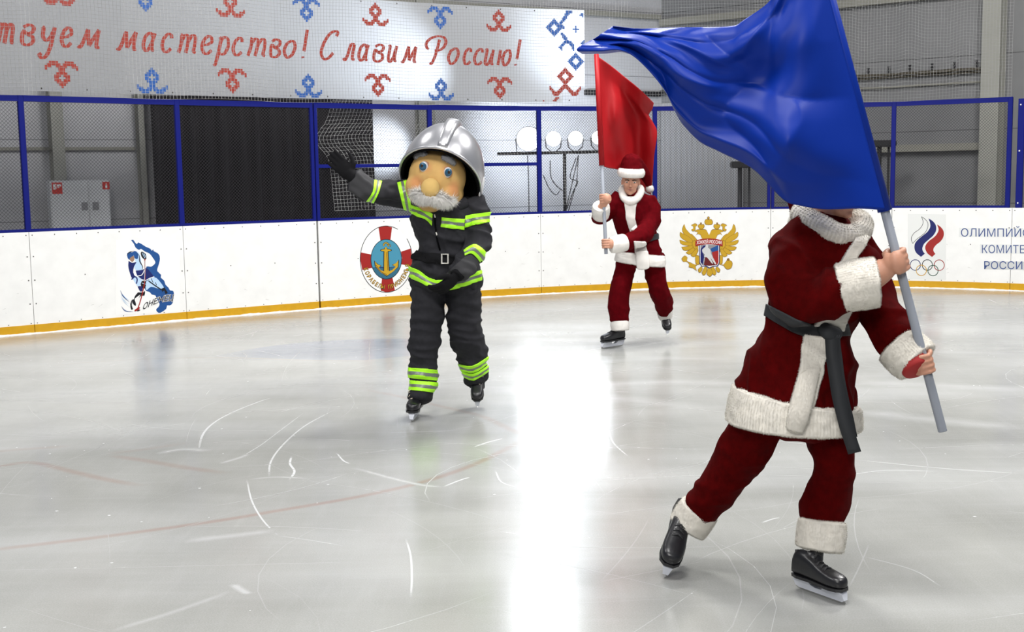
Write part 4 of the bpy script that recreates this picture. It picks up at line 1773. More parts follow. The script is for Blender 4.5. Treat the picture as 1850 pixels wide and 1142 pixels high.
# ------------------------------------------------------------------ stage lights
YS = 18.9
base = P(1021, 400, YS)
st = empty('light_stand', (base.x, base.y, 0), 'black tripod stand with a crossbar carrying four bright stage lights', 'stand')
zbar = P(1021, 277, YS).z
bm = bmesh.new()
tube(bm, [(base.x, base.y, 0.55), (base.x, base.y, zbar)], 0.028, 10)
obj('pole', bm, M_dark, st, True)
bm = bmesh.new()
pa, pb = P(898, 278, YS), P(1098, 274, YS)
tube(bm, [pa, pb], 0.024, 8)
obj('crossbar', bm, M_dark, st, True)
for k in range(3):
    bm = bmesh.new()
    a = k * math.tau / 3 + 0.5
    tube(bm, [(base.x, base.y, 0.75), (base.x + 0.75 * math.cos(a), base.y + 0.75 * math.sin(a), 0.015)], 0.016, 8)
    obj('leg', bm, M_dark, st, True)
for dx in (-0.02, 0.02):
    bm = bmesh.new()
    a = P(1021 + dx * 400 + 18, 310, YS)
    tube(bm, [(base.x + dx, base.y - 0.04, 1.0), P(1038 + dx * 200, 330, YS - 0.05), P(1045, 280, YS)], 0.008, 6)
    obj('cable', bm, M_cable, st, True)
M_lens = mat('lamp lens', (1, 1, 1), 0.3, emit=(0.92, 0.96, 1.0), emit_s=20)
LAMPS = [(955, 251, 0.180, 'first of the four glowing stage lights on the crossbar, enlarged for its glare'), (1000, 251, 0.112, 'second stage light from the left, glowing right of the fence post'),  # first lens oversized, its glare built into the disc
         (1040, 250, 0.110, 'third stage light from the left, above the stand pole'), (1081, 249, 0.100, 'rightmost stage light, half hidden by the red flag')]
for i, (px, py, r, lab) in enumerate(LAMPS):
    c = P(px, py, YS - 0.12)
    aim = (Vector((0.4 + 0.25 * i, 3.0, 0.9)) - c).normalized()
    t = empty('stage_light', c, lab, 'lamp', 'stage lights on the crossbar')
    x_, y_ = frame_for(aim)
    bm = bmesh.new()
    prof = [(0.0, r * 1.02), (-0.02, r * 1.06), (-0.12, r * 0.98), (-0.26, r * 0.62), (-0.32, r * 0.3)]
    rings = [[bm.verts.new(c + aim * d_ + x_ * (rr * math.cos(k * math.tau / 24)) + y_ * (rr * math.sin(k * math.tau / 24))) for k in range(24)] for d_, rr in prof]
    for p, q in zip(rings, rings[1:]):
        for k in range(24):
            bm.faces.new((p[k], p[(k + 1) % 24], q[(k + 1) % 24], q[k]))
    bm.faces.new(rings[-1])
    bmesh.ops.recalc_face_normals(bm, faces=bm.faces)
    obj('housing', bm, M_dark, t, True)
    bm = bmesh.new()
    ellipsoid(bm, c - aim * 0.005, (x_ * r, y_ * r, aim * 0.035), 24, 12)
    obj('lens', bm, M_lens, t, True)
    bm = bmesh.new()
    lo = Vector((c.x, c.y + 0.1, zbar))
    tube(bm, [c + x_ * (r * 1.1) - aim * .1, Vector((c.x + x_.x * r, c.y + 0.1, c.z - r * 1.15)), lo, Vector((c.x - x_.x * r, c.y + 0.1, c.z - r * 1.15)), c - x_ * (r * 1.1) - aim * .1], 0.009, 6)
    obj('yoke', bm, M_dark, t, True)
    ld = bpy.data.lights.new('stage_light_beam', 'SPOT')
    ld.energy = 60 if i == 0 else 35
    ld.color = (0.88, 0.93, 1.0)
    ld.spot_size = math.radians(70)
    ld.spot_blend = 0.7
    ld.shadow_soft_size = r * 0.9
    lo_ = bpy.data.objects.new('stage_light_beam', ld)
    COL.objects.link(lo_)
    lo_.location = c + aim * 0.06
    lo_.rotation_euler = aim.to_track_quat('-Z', 'Y').to_euler()
# cables hanging from the bar
for pix, lab in (([(953, 281), (955, 330), (956, 400)], 'thin black cable hanging straight down left of the fence post'),
                 ([(981, 316), (992, 340), (1004, 352), (1012, 344)], 'black cable sagging from the fence post to the stand'),
                 ([(994, 290), (995, 318), (1004, 334), (1018, 346)], 'black cable curving down from the second stage light'),
                 ([(1041, 285), (1030, 320), (1044, 328), (1036, 345), (1024, 378)], 'tangled black cable beside the stand pole')):
    bm = bmesh.new()
    tube(bm, [P(q[0], q[1], YS + 0.05) for q in cr(pix, 8)], 0.008, 6)
    tag(obj('cable', bm, M_cable, smooth=True), lab, 'cable', 'stage light cables')
# spots added near the lamps to brighten wall patches and the banner's back
for (sx, sy, sY), (px, py), e, ang in (((985, 250, 18.95), (985, 215), 600, 110), ((1075, 240, 18.95), (1150, 250), 480, 100), ((940, 262, 18.9), (905, 360), 700, 60),
                                       ((900, 262, 18.4), (690, 265), 800, 30), ((1040, 150, 18.6), (1035, 75), 700, 60), ((900, 230, 18.3), (640, 60), 2600, 38)):
    ld = bpy.data.lights.new('added_back_spot', 'SPOT')
    ld.energy = e
    ld.color = (0.80, 0.89, 1.0)
    ld.spot_size = math.radians(ang)
    ld.spot_blend = 1.0
    ld.shadow_soft_size = 0.05
    o = bpy.data.objects.new('added_back_spot', ld)
    COL.objects.link(o)
    o.location = P(sx, sy, sY)
    tgt = path(s_at(px, 3.4), -0.1, 3.4) if py < 100 else plane_hit(px, py, LA, nL)
    o.rotation_euler = (tgt - Vector(o.location)).to_track_quat('-Z', 'Y').to_euler()
# camera stand in front of the right wall, mostly behind the blue flag
for pxs, lab in (((1337, 300, 1334, 390), 'black stand post behind the fence left of the blue flag'), ((1589, 262, 1590, 390), 'dark stand behind the fence right of the blue flag pole')):
    a, b = P(pxs[0], pxs[1], 18.6), P(pxs[2], pxs[3], 18.6)
    t = empty('equipment_stand', (a.x, a.y, 0), lab, 'stand')
    bm = bmesh.new()
    tube(bm, [(a.x, a.y, 0.0), (a.x, a.y, a.z)], 0.035, 8)
    tube(bm, [(a.x + 0.14, a.y, 0.0), (a.x + 0.14, a.y, a.z - 0.03)], 0.018, 8)
    obj('pole', bm, M_dark, t, True)
    bm = bmesh.new()
    box(bm, (a.x - 0.14, a.y - 0.08, a.z - 0.03), (a.x + 0.24, a.y + 0.10, a.z + 0.07))
    bmesh.ops.bevel(bm, geom=bm.edges[:], offset=0.015, segments=2, affect='EDGES')
    obj('head', bm, M_dark, t)
# ------------------------------------------------------------------ people: shared makers
M_skin = mat('skin', (0.50, 0.25, 0.165), 0.5, spec=0.4, noise_amt=0.06, noise_scale=30)
M_red1 = mat('dark red velvet', (0.066, 0.0008, 0.0010), 0.85, spec=0.04, noise_amt=0.25, noise_scale=35, bump=0.25, bump_scale=350)
M_red2 = mat('maroon velvet', (0.085, 0.0008, 0.003), 0.85, spec=0.04, noise_amt=0.2, noise_scale=35, bump=0.2, bump_scale=350)
M_fur = mat('cream plush', (0.80, 0.765, 0.69), 0.95, noise_amt=0.10, noise_scale=18)
M_fur2 = mat('white plush', (0.84, 0.81, 0.77), 0.95, noise_amt=0.08, noise_scale=18)
M_belt = mat('black belt cloth', (0.014, 0.016, 0.019), 0.7)
M_boot = mat('black boot leather', (0.010, 0.010, 0.012), 0.32, spec=0.5, bump=0.1, bump_scale=90)
M_lace = mat('black lace', (0.03, 0.03, 0.032), 0.8)
M_lace2 = mat('pale lace', (0.62, 0.55, 0.42), 0.8)
M_hold = mat('white blade holder', (0.62, 0.64, 0.70), 0.35)
M_steel = mat('blade steel', (0.55, 0.55, 0.53), 0.25, metal=0.9)
M_eyew = mat('eye white', (0.70, 0.68, 0.64), 0.25)
M_eyed = mat('eye dark', (0.02, 0.014, 0.010), 0.2)
M_lip = mat('lip', (0.36, 0.14, 0.105), 0.5)
M_hair = mat('dark hair', (0.03, 0.018, 0.012), 0.6)
M_pole = mat('grey flag pole', (0.25, 0.27, 0.31), 0.45, spec=0.4)


def skate(par, heel, toe, up, lacem, leg=None, shaft=0.07, holder=M_hold, length=None, boot_label=None, sw=1.0, nl=6):
    """heel and toe: ends of the blade's foot line; up: leg direction"""
    heel, toe, up = Vector(heel), Vector(toe), Vector(up)
    f = (toe - heel).normalized()
    L = length or (toe - heel).length
    k = L / 0.29
    s = f.cross(up).normalized()
    u = s.cross(f).normalized()
    o = heel

    def W(x, y, z):
        return o + f * (x * k) + s * (y * k) + u * (z * k)
    # boot: sections along the foot, then the shaft
    bm = bmesh.new()
    secs = [(-0.005, 0.030, 0.075, 0.022), (0.012, 0.036, 0.075, 0.055), (0.055, 0.037, 0.072, 0.060), (0.11, 0.037, 0.070, 0.052), (0.165, 0.042, 0.070, 0.040),
            (0.215, 0.046, 0.070, 0.033), (0.255, 0.042, 0.072, 0.028), (0.278, 0.030, 0.075, 0.022), (0.288, 0.012, 0.08, 0.012)]
    rings = []
    for x, w, z0, h in [tuple(q) for q in cr(secs, 3)]:
        ring = []
        for a in range(20):
            t = a * math.tau / 20
            cy, cz = math.cos(t), math.sin(t)
            yy = w * math.copysign(abs(cy) ** 0.75, cy)
            zz = z0 + h * (1 + math.copysign(abs(cz) ** 0.7, cz))
            ring.append(bm.verts.new(W(x, yy, zz)))
        rings.append(ring)
    for p, q in zip(rings, rings[1:]):
        for a in range(20):
            bm.faces.new((p[a], p[(a + 1) % 20], q[(a + 1) % 20], q[a]))
    bm.faces.new(rings[0][::-1])
    bm.faces.new(rings[-1])
    lg = (Vector(leg) if leg is not None else u).normalized()
    A = W(0.058, 0, 0.115)
    fx = (f - lg * f.dot(lg)).normalized()
    sy = lg.cross(fx).normalized()
    rings = []
    for dd, rx, ry in ((-0.01, 0.050, 0.036), (0.03, 0.056 * sw, 0.042 * sw), (0.07, 0.054 * sw, 0.044 * sw), (0.07 + shaft, 0.058 * sw, 0.050 * sw)):
        rings.append([bm.verts.new(A + lg * (dd * k) + fx * (rx * k * math.cos(a * math.tau / 20)) + sy * (ry * k * math.sin(a * math.tau / 20))) for a in range(20)])
    for p, q in zip(rings, rings[1:]):
        for a in range(20):
            bm.faces.new((p[a], p[(a + 1) % 20], q[(a + 1) % 20], q[a]))
    bm.faces.new(rings[0][::-1])
    bm.faces.new(rings[-1])
    for t in (0.25, 0.5, 0.75):      # tongue between instep and shaft
        c_ = W(0.12, 0, 0.13) * (1 - t) + (A + lg * (0.09 * k) + fx * 0.045 * k) * t
        ellipsoid(bm, c_, (f * 0.03 * k, s * 0.032 * k, u * 0.035 * k), 14, 10)
    me = remesh(bm, 0.0055 * max(k, 0.9), 3)
    b = link_mesh('ice_skate', me, M_boot, par)
    tag(b, boot_label)
    # sole edge
    bm = bmesh.new()
    prof = [(-0.008, 0.026), (0.03, 0.038), (0.10, 0.035), (0.17, 0.042), (0.225, 0.047), (0.265, 0.040), (0.287, 0.020)]
    pl = [(x, w) for x, w in prof] + [(x, -w) for x, w in prof[::-1]]
    v0 = [bm.verts.new(W(x, y, 0.064)) for x, y in pl]
    v1 = [bm.verts.new(W(x, y, 0.078)) for x, y in pl]
    bm.faces.new(v0[::-1])
    bm.faces.new(v1)
    for i in range(len(pl)):
        j = (i + 1) % len(pl)
        bm.faces.new((v0[i], v0[j], v1[j], v1[i]))
    obj('sole', bm, M_boot, b)
    # holder: two towers over a bridge
    side = [(0.000, 0.066), (0.085, 0.066), (0.095, 0.045), (0.125, 0.036), (0.160, 0.040), (0.175, 0.066), (0.270, 0.066), (0.283, 0.050), (0.288, 0.022),
            (0.275, 0.014), (0.02, 0.014), (0.000, 0.022), (-0.006, 0.045)]
    bm = bmesh.new()
    hole = [(0.03, 0.03), (0.03, 0.03)]
    v0 = [bm.verts.new(W(x, 0.011 + 0.012 * max(0, z - 0.03) / 0.036, z)) for x, z in side]
    v1 = [bm.verts.new(W(x, -0.011 - 0.012 * max(0, z - 0.03) / 0.036, z)) for x, z in side]
    bm.faces.new(v0)
    bm.faces.new(v1[::-1])
    for i in range(len(side)):
        j = (i + 1) % len(side)
        bm.faces.new((v0[j], v0[i], v1[i], v1[j]))
    bmesh.ops.recalc_face_normals(bm, faces=bm.faces)
    obj('blade_holder', bm, holder, b)
    bm = bmesh.new()
    bl = [(0.0, 0.016), (0.285, 0.016), (0.291, 0.012), (0.284, 0.003), (0.24, 0.0), (0.04, 0.0), (0.006, 0.004), (-0.004, 0.012)]
    v0 = [bm.verts.new(W(x, 0.002, z)) for x, z in bl]
    v1 = [bm.verts.new(W(x, -0.002, z)) for x, z in bl]
    bm.faces.new(v0)
    bm.faces.new(v1[::-1])
    for i in range(len(bl)):
        j = (i + 1) % len(bl)
        bm.faces.new((v0[j], v0[i], v1[i], v1[j]))
    bmesh.ops.recalc_face_normals(bm, faces=bm.faces)
    obj('blade', bm, M_steel, b)
    # laces over the instep
    bm = bmesh.new()
    for i in range(nl):
        x = 0.19 - i * 0.021
        z = 0.070 + 2 * np.interp(x, [0.055, 0.11, 0.165, 0.215], [0.075, 0.052, 0.040, 0.033]) + 0.003
        c0, c1 = W(x, 0, z), W(x - 0.012, 0, z)
        if x < 0.13:
            t = (0.13 - x) / 0.05
            c0 = W(0.13, 0, 0.185) * (1 - t) + (A + lg * (0.10 * k) + fx * (0.062 * sw * k)) * t
            c1 = c0 + lg * 0.012 * k
        for sg in (1, -1):
            tube(bm, [c0 - s * (0.022 * sg * k) - u * 0.006 * k, (c0 + c1) / 2 + u * 0.003 * k, c1 + s * (0.022 * sg * k) - u * 0.006 * k], 0.0032 * k, 6)
    if lacem is M_lace2:
        for sg in (1, -1):
            tube(bm, [W(0.138, 0, 0.188), W(0.150, 0.025 * sg, 0.200), W(0.156, 0.046 * sg, 0.180), W(0.148, 0.022 * sg, 0.178), W(0.138, 0, 0.188)], 0.003, 6)
            tube(bm, [W(0.138, 0, 0.188), W(0.158, 0.022 * sg, 0.172), W(0.164, 0.040 * sg, 0.150)], 0.003, 6)
    obj('lace', bm, lacem, b, True)
    return b


def head_blobs(bm, c, f, u, h=0.23, neck_to=None):
    """skull, jaw, nose, brows, cheeks, ears; f the way the face looks"""
    f = f.normalized()
    s = u.cross(f).normalized()
    u = f.cross(s).normalized()
    k = h / 0.23

    def W(x, y, z):
        return c + (f * x + s * y + u * z) * k

    def E(x, y, z, rx, ry, rz, tilt=0.0):
        ff = f * math.cos(tilt) + u * math.sin(tilt)
        uu = u * math.cos(tilt) - f * math.sin(tilt)
        ellipsoid(bm, W(x, y, z), (ff * rx * k, s * ry * k, uu * rz * k), 22, 14)
    E(-0.012, 0, 0.030, 0.095, 0.076, 0.088)
    E(0.020, 0, -0.010, 0.068, 0.066, 0.085)
    E(0.030, 0, -0.066, 0.052, 0.050, 0.046)
    E(0.062, 0, -0.092, 0.022, 0.024, 0.018)            # chin
    E(0.060, 0, 0.030, 0.026, 0.058, 0.018)             # brow
    for y in (-1, 1):
        E(0.056, 0.036 * y, -0.022, 0.026, 0.026, 0.026)    # cheek
        E(-0.005, 0.076 * y, -0.008, 0.020, 0.008, 0.032)   # ear
        E(0.086, 0.011 * y, -0.028, 0.013, 0.010, 0.009)    # nostril
    E(0.090, 0, -0.006, 0.012, 0.010, 0.032, -0.35)
    E(0.100, 0, -0.024, 0.014, 0.012, 0.011)
    E(0.078, 0, -0.056, 0.016, 0.026, 0.014)            # mouth
    if neck_to is not None:
        tube(bm, [W(-0.01, 0, -0.04), W(-0.015, 0, -0.09), neck_to], 0.056 * k, 16, taper=[0.056 * k, 0.055 * k, 0.066 * k])
    return W, s, u, k


def face_parts(par, c, f, u, h=0.23):
    f = f.normalized()
    s = u.cross(f).normalized()
    u = f.cross(s).normalized()
    k = h / 0.23

    def W(x, y, z):
        return c + (f * x + s * y + u * z) * k
    for y in (-1, 1):
        bm = bmesh.new()
        ellipsoid(bm, W(0.072, 0.032 * y, 0.006), (f * 0.013 * k, s * 0.0145 * k, u * 0.0056 * k), 14, 10)
        e = obj('eye', bm, M_eyew, par, True)
        bm = bmesh.new()
        ellipsoid(bm, W(0.0805, 0.032 * y, 0.005), (f * 0.005 * k, s * 0.0066 * k, u * 0.0056 * k), 12, 8)
        obj('iris', bm, M_eyed, e, True)
        bm = bmesh.new()
        tube(bm, [W(0.083, 0.014 * y, 0.022), W(0.084, 0.032 * y, 0.028), W(0.070, 0.052 * y, 0.022)], 0.0045 * k, 8, taper=[0.004 * k, 0.005 * k, 0.002 * k])
        obj('eyebrow', bm, M_hair, par, True)
    bm = bmesh.new()
    tube(bm, [W(0.084, -0.022, -0.056), W(0.095, -0.008, -0.052), W(0.096, 0, -0.0535), W(0.095, 0.008, -0.052), W(0.084, 0.022, -0.056)], 0.004 * k, 8, taper=[.002 * k, .0045 * k, .004 * k, .0045 * k, .002 * k])
    tube(bm, [W(0.084, -0.020, -0.058), W(0.093, 0, -0.064), W(0.084, 0.020, -0.058)], 0.004 * k, 8, taper=[.002 * k, .0055 * k, .002 * k])
    obj('lips', bm, M_lip, par, True)


def fist(bm, c, pole, out, r=0.017, thumb_up=True, side=1, sc=1.0):
    """hand closed round a pole: c point on the pole, pole its axis, out from the pole to the palm's back, side which way the fingers wrap"""
    a = pole.normalized()
    o = (out - a * out.dot(a)).normalized()
    t = a.cross(o).normalized() * side
    R = r + 0.009 * sc

    def W(ang, rad, z):
        return c + o * (rad * math.cos(ang)) + t * (rad * math.sin(ang)) + a * z
    lens = (250, 262, 255, 225)
    for i in range(4):
        z = (1.5 - i) * 0.0205 * sc
        rr = (0.0098, 0.0102, 0.0098, 0.0088)[i] * sc
        pts, tp = [], []
        n_ = 9
        for j in range(n_):
            g = j / (n_ - 1)
            ang = math.radians(-35 + (lens[i]) * g)
            rad = R + 0.014 * sc * max(0, 1 - g * 3.2) + (0.003 if 0.30 < g < 0.40 or 0.62 < g < 0.72 else 0)
            pts.append(W(ang, rad, z + 0.002 * math.sin(g * 3)))
            tp.append(rr * (1.08 - 0.25 * g))
        tube(bm, pts, rr, 10, taper=tp)
        ellipsoid(bm, pts[-1], (o * tp[-1], t * tp[-1], a * tp[-1]), 10, 8)
        ellipsoid(bm, W(math.radians(-30), R + 0.014 * sc, z), (o * .011 * sc, t * .011 * sc, a * .011 * sc), 10, 8)
    # palm and heel of the hand
    ellipsoid(bm, W(math.radians(-48), R + 0.020 * sc, 0), (o * 0.024 * sc, t * 0.030 * sc, a * 0.043 * sc), 16, 12)
    ellipsoid(bm, W(math.radians(-80), R + 0.018 * sc, 0.0), (o * 0.026 * sc, t * 0.026 * sc, a * 0.040 * sc), 16, 12)
    # thumb, the other way round the pole
    z0 = 0.034 if thumb_up else -0.034
    pts = [W(math.radians(-80), R + 0.018, z0 * 0.6 * sc), W(math.radians(-125), R + 0.010, z0 * 1.0 * sc), W(math.radians(-165), R + 0.003, z0 * 1.15 * sc), W(math.radians(-205), R + 0.002, z0 * 1.1 * sc)]
    tube(bm, pts, 0.011 * sc, 10, taper=[0.015 * sc, 0.013 * sc, 0.011 * sc, 0.009 * sc])
    ellipsoid(bm, pts[-1], (o * 0.009 * sc, t * 0.009 * sc, a * 0.009 * sc), 10, 8)
    return W(math.radians(-62), R + 0.034 * sc, 0)     # where the wrist joins


def cloth_strip(name, me, A, B, off, thick, m, par, yr=None, furn=0, fl=0.008, fw=0.0012, seed=3):
    def ex(bm):
        if furn:
            fur(bm, furn, fl, fw, seed=seed)
    return band(me, A, B, off, [m] if not isinstance(m, list) else m, yr=yr, front=True, name=name, par=par, thick=thick, extra=ex)


def hat(par, c, f, u, h, tail, m, fm, count, seed, r=None):
    """fur-banded pointed hat; tail: list of world points from the crown to the pompom"""
    f = f.normalized()
    s = u.cross(f).normalized()
    u = f.cross(s).normalized()
    k = h / 0.23
    base = c + (u * 0.074 - f * 0.012) * k
    up2 = (u * 0.97 + f * -0.22).normalized()
    bm = bmesh.new()
    pts = [base + (f * 0.106 * math.cos(a) + s * 0.090 * math.sin(a)) * k + up2 * (0.012 * math.cos(a) * k) for a in [i * math.tau / 28 for i in range(28)]]
    ring = []
    tube(bm, pts, 0.026 * k, 12, closed=True)
    for v in bm.verts:
        d = (v.co - base).dot(up2)
        v.co += up2 * d * 0.45
    bmesh.ops.recalc_face_normals(bm, faces=bm.faces)
    fur(bm, count, 0.012 * k, 0.0016, seed=seed)
    bm2 = bmesh.new()
    P_ = [base - up2 * 0.01 * k, base + up2 * 0.045 * k, base + up2 * 0.085 * k] + [Vector(t) for t in tail]
    rr = [0.098 * k, 0.095 * k, 0.080 * k] + list(np.linspace(0.064 * k, 0.020 * k, len(tail)))
    Q = cr([tuple(p) + (q,) for p, q in zip(P_, rr)], 5)
    tube(bm2, [Vector(q[:3]) for q in Q], 0.1, 24, taper=[float(q[3]) for q in Q])
    me = remesh(bm2, 0.008 * k, 3)
    wrinkle(me, 0.004 * k, (14, 14, 14), seed)
    hm = link_mesh('hat', me, m, par)
    obj('hat_band', bm, fm, hm, True)
    bm = bmesh.new()
    e = Vector(tail[-1])
    ellipsoid(bm, e, (Vector((0.032 * k, 0, 0)), Vector((0, 0.032 * k, 0)), Vector((0, 0, 0.032 * k))), 16, 12)
    fur(bm, count // 4, 0.014 * k, 0.0016, seed=seed + 1)
    obj('pompom', bm, fm, hm, True)
    return hm


def tree_of(o):
    out = [o]
    for c in o.children:
        out += tree_of(c)
    return out


# ------------------------------------------------------------------ flag bearer in front
YA = 4.72
pa = empty('person', G(1490, 1075), 'skater in dark red velvet suit with white plush trim carrying the big blue flag', 'person')
pole_a0, pole_a1 = P(1703, 779, 4.40), P(1462, -140, 4.42)
ax_a = (pole_a1 - pole_a0).normalized()


def pole_pt(a, d, py):
    t = 0.0
    for _ in range(12):
        q = a + d * t
        t += (proj(q)[1] - py) / FPX * q.y / max(0.2, d.z)
    return a + d * t


hA1, hA2 = pole_pt(pole_a0, ax_a, 471), pole_pt(pole_a0, ax_a, 657)
TRUNK = [(1503, 414, 0.02, 46, 48), (1496, 426, 0.0, 76, 62), (1490, 455, -0.01, 95, 78), (1482, 505, -0.02, 90, 80), (1470, 550, -0.02, 80, 78), (1459, 592, -0.02, 73, 74),
         (1452, 640, -0.02, 92, 88), (1440, 700, -0.02, 105, 97), (1434, 736, -0.02, 108, 100)]
ARM1 = [(1446, 438, -0.02, 40, 40), (1432, 470, -0.08, 42, 42), (1430, 512, -0.15, 43, 43), (1446, 540, -0.20, 44, 43), (1482, 538, -0.25, 42, 40), (1530, 520, -0.29, 42, 40)]
ARM2 = [(1530, 445, 0.06, 40, 40), (1562, 480, 0.02, 35, 38), (1584, 540, -0.06, 36, 38), (1606, 590, -0.16, 39, 39), (1630, 625, -0.24, 40, 40)]
LEG1 = [(1412, 700, 0.0, 54, 60), (1378, 755, 0.03, 50, 52), (1350, 800, 0.08, 46, 48), (1318, 850, 0.14, 40, 44), (1288, 893, 0.20, 36, 38), (1262, 925, 0.24, 33, 35)]
LEG2 = [(1490, 705, 0.0, 54, 58), (1498, 780, -0.02, 41, 48), (1508, 828, -0.04, 36, 42), (1503, 872, -0.02, 38, 42), (1488, 920, 0.0, 42, 44), (1486, 948, 0.0, 36, 38)]
bm = bmesh.new()
loft(bm, TRUNK, YA)
loft(bm, ARM1, YA, cap=0.1)
loft(bm, ARM2, YA, cap=0.1)
jk = remesh(bm, 0.009, 5)
wrinkle(jk, 0.016, (6, 6, 4.5), 1.3)
link_mesh('jacket', jk, M_red1, pa)
bm = bmesh.new()
loft(bm, LEG1, YA, cap=0.2)
loft(bm, LEG2, YA, cap=0.2)
tr = remesh(bm, 0.009, 5)
wrinkle(tr, 0.012, (5, 5, 6), 4.1)
link_mesh('trousers', tr, M_red1, pa)
# body with head and hands
hc = P(1510, 337, YA - 0.05)
hf = (RT * 0.80 - FW * 0.58 - UP * 0.22).normalized()
hu = (UP * 0.96 + hf * 0.20).normalized()
bm = bmesh.new()
head_blobs(bm, hc, hf, hu, 0.235, P(1498, 415, YA + 0.02))
loft(bm, TRUNK[1:8], YA, scale=0.78)
for ch in (ARM1, ARM2):
    loft(bm, ch, YA, scale=0.60, cap=0.05)
for ch in (LEG1, LEG2):
    loft(bm, ch, YA, scale=0.72)
w1 = fist(bm, hA1, ax_a, (-FW * 0.85 + RT * 0.45), 0.018, True, 1, 1.05)
ts = hA1 - w1
loft(bm, [(1530, 518, -0.29, 24, 24), (1566, 508, -0.31, 23, 22), (1586, 496, -0.32, 22, 20), (1600, 484, -0.325, 21, 17)], YA, cap=0.4)
w2 = fist(bm, hA2, ax_a, (-RT * 0.55 + FW * 0.2 - UP * 0.5), 0.018, True, 1, 0.98)
loft(bm, [(1632, 628, -0.24, 22, 22), (1650, 645, -0.27, 20, 20), (1662, 655, -0.30, 19, 17)], YA, cap=0.4)
bd = remesh(bm, 0.0048, 3)
link_mesh('body', bd, M_skin, pa)
face_parts(pa, hc, hf, hu, 0.235)
hat(pa, hc, hf, hu, 0.235, [P(1478, 245, YA + 0.02), P(1448, 275, YA + 0.10), P(1436, 330, YA + 0.13), P(1440, 378, YA + 0.12), P(1440, 402, YA + 0.13)], M_red1, M_fur, 5000, 21)
# plush trims
ring = [(1447, 388, 0.0, 0), (1478, 406, -0.10, 0), (1515, 424, -0.135, 0), (1546, 424, -0.09, 0), (1557, 408, -0.02, 0), (1545, 394, 0.07, 0), (1505, 380, 0.12, 0), (1466, 376, 0.09, 0)]
bm = bmesh.new()
pts = [P(q[0], q[1], YA + q[2]) for q in cr(ring + [ring[0]], 8)][:-1]
tube(bm, pts, 0.042, 24, closed=True)
bmesh.ops.recalc_face_normals(bm, faces=bm.faces)
for v in bm.verts:
    v.co += v.normal * 0.005 * noise.noise(v.co * 25)
fur(bm, 22000, 0.010, 0.0013, seed=31)
obj('collar', bm, M_fur, pa, True)
fur_loft('hem', [(1439, 718, -0.02, 117, 111), (1435, 740, -0.02, 121, 115), (1433, 766, -0.02, 123, 116)], YA, M_fur, pa, 26000, 0.012, seed=41, n=5, m=60, cap=0.06, lump=0.004)
fur_loft('cuff', [(1519, 521, -0.285, 45, 43), (1550, 514, -0.30, 46, 43), (1583, 510, -0.31, 46, 42)], YA, M_fur, pa, 9000, 0.010, seed=42, cap=0.08, lump=0.003)
fur_loft('cuff', [(1622, 622, -0.225, 43, 42), (1640, 640, -0.25, 45, 43), (1656, 655, -0.275, 43, 41)], YA, M_fur, pa, 9000, 0.010, seed=43, cap=0.10, lump=0.003)
bm = bmesh.new()
loft(bm, [(1648, 650, -0.285, 33, 30), (1658, 668, -0.318, 27, 25)], YA, cap=0.15)
obj('sleeve_lining', bm, mat('bright red lining', (0.30, 0.012, 0.012), 0.8), pa, True)
fur_loft('trouser_cuff', [(1264, 920, 0.24, 37, 38), (1252, 938, 0.25, 38, 39), (1241, 954, 0.25, 36, 37)], YA, M_fur, pa, 7000, 0.010, seed=44, cap=0.12, lump=0.003)
fur_loft('trouser_cuff', [(1486, 942, -0.02, 43, 43), (1484, 965, -0.03, 45, 46), (1481, 990, -0.04, 44, 46)], YA, M_fur, pa, 8000, 0.010, seed=45, cap=0.12, lump=0.003)
# front trim, sash and its hanging ends
cloth_strip('front_trim', jk, [(1452, 606), (1447, 660), (1438, 715), (1424, 752)], [(1494, 612), (1486, 670), (1474, 720), (1462, 756)], 0.016, 0.02, M_fur, pa, furn=6000, seed=51)
cloth_strip('front_trim', jk, [(1498, 548), (1470, 588)], [(1536, 556), (1520, 596)], 0.016, 0.02, M_fur, pa, yr=(YA - 0.24, YA + 0.1), furn=2600, seed=52)
cloth_strip('front_trim', jk, [(1550, 425), (1534, 448), (1518, 475), (1508, 494)], [(1566, 432), (1552, 456), (1538, 478), (1530, 500)], 0.016, 0.02, M_fur, pa, yr=(YA - 0.24, YA + 0.1), furn=2200, seed=53)
fur_loft('front_trim', [(1466, 655, -0.205, 18, 6), (1458, 690, -0.232, 18, 8), (1449, 725, -0.262, 19, 10), (1442, 752, -0.278, 19, 11), (1436, 775, -0.275, 16, 10)], YA, M_fur, pa, 6000, 0.010, seed=54, cap=0.3)
sash = band(jk, [(1380, 546), (1397, 555), (1440, 577), (1475, 589), (1532, 584)], [(1378, 566), (1388, 574), (1426, 597), (1465, 614), (1534, 606)], 0.008, [M_belt], name='sash', par=pa, thick=0.008)
bm = bmesh.new()
loft(bm, [(1486, 592, -0.185, 12, 7), (1498, 601, -0.195, 15, 10), (1514, 604, -0.185, 12, 8)], YA, cap=0.6)
kn = obj('knot', bm, M_belt, sash, True)


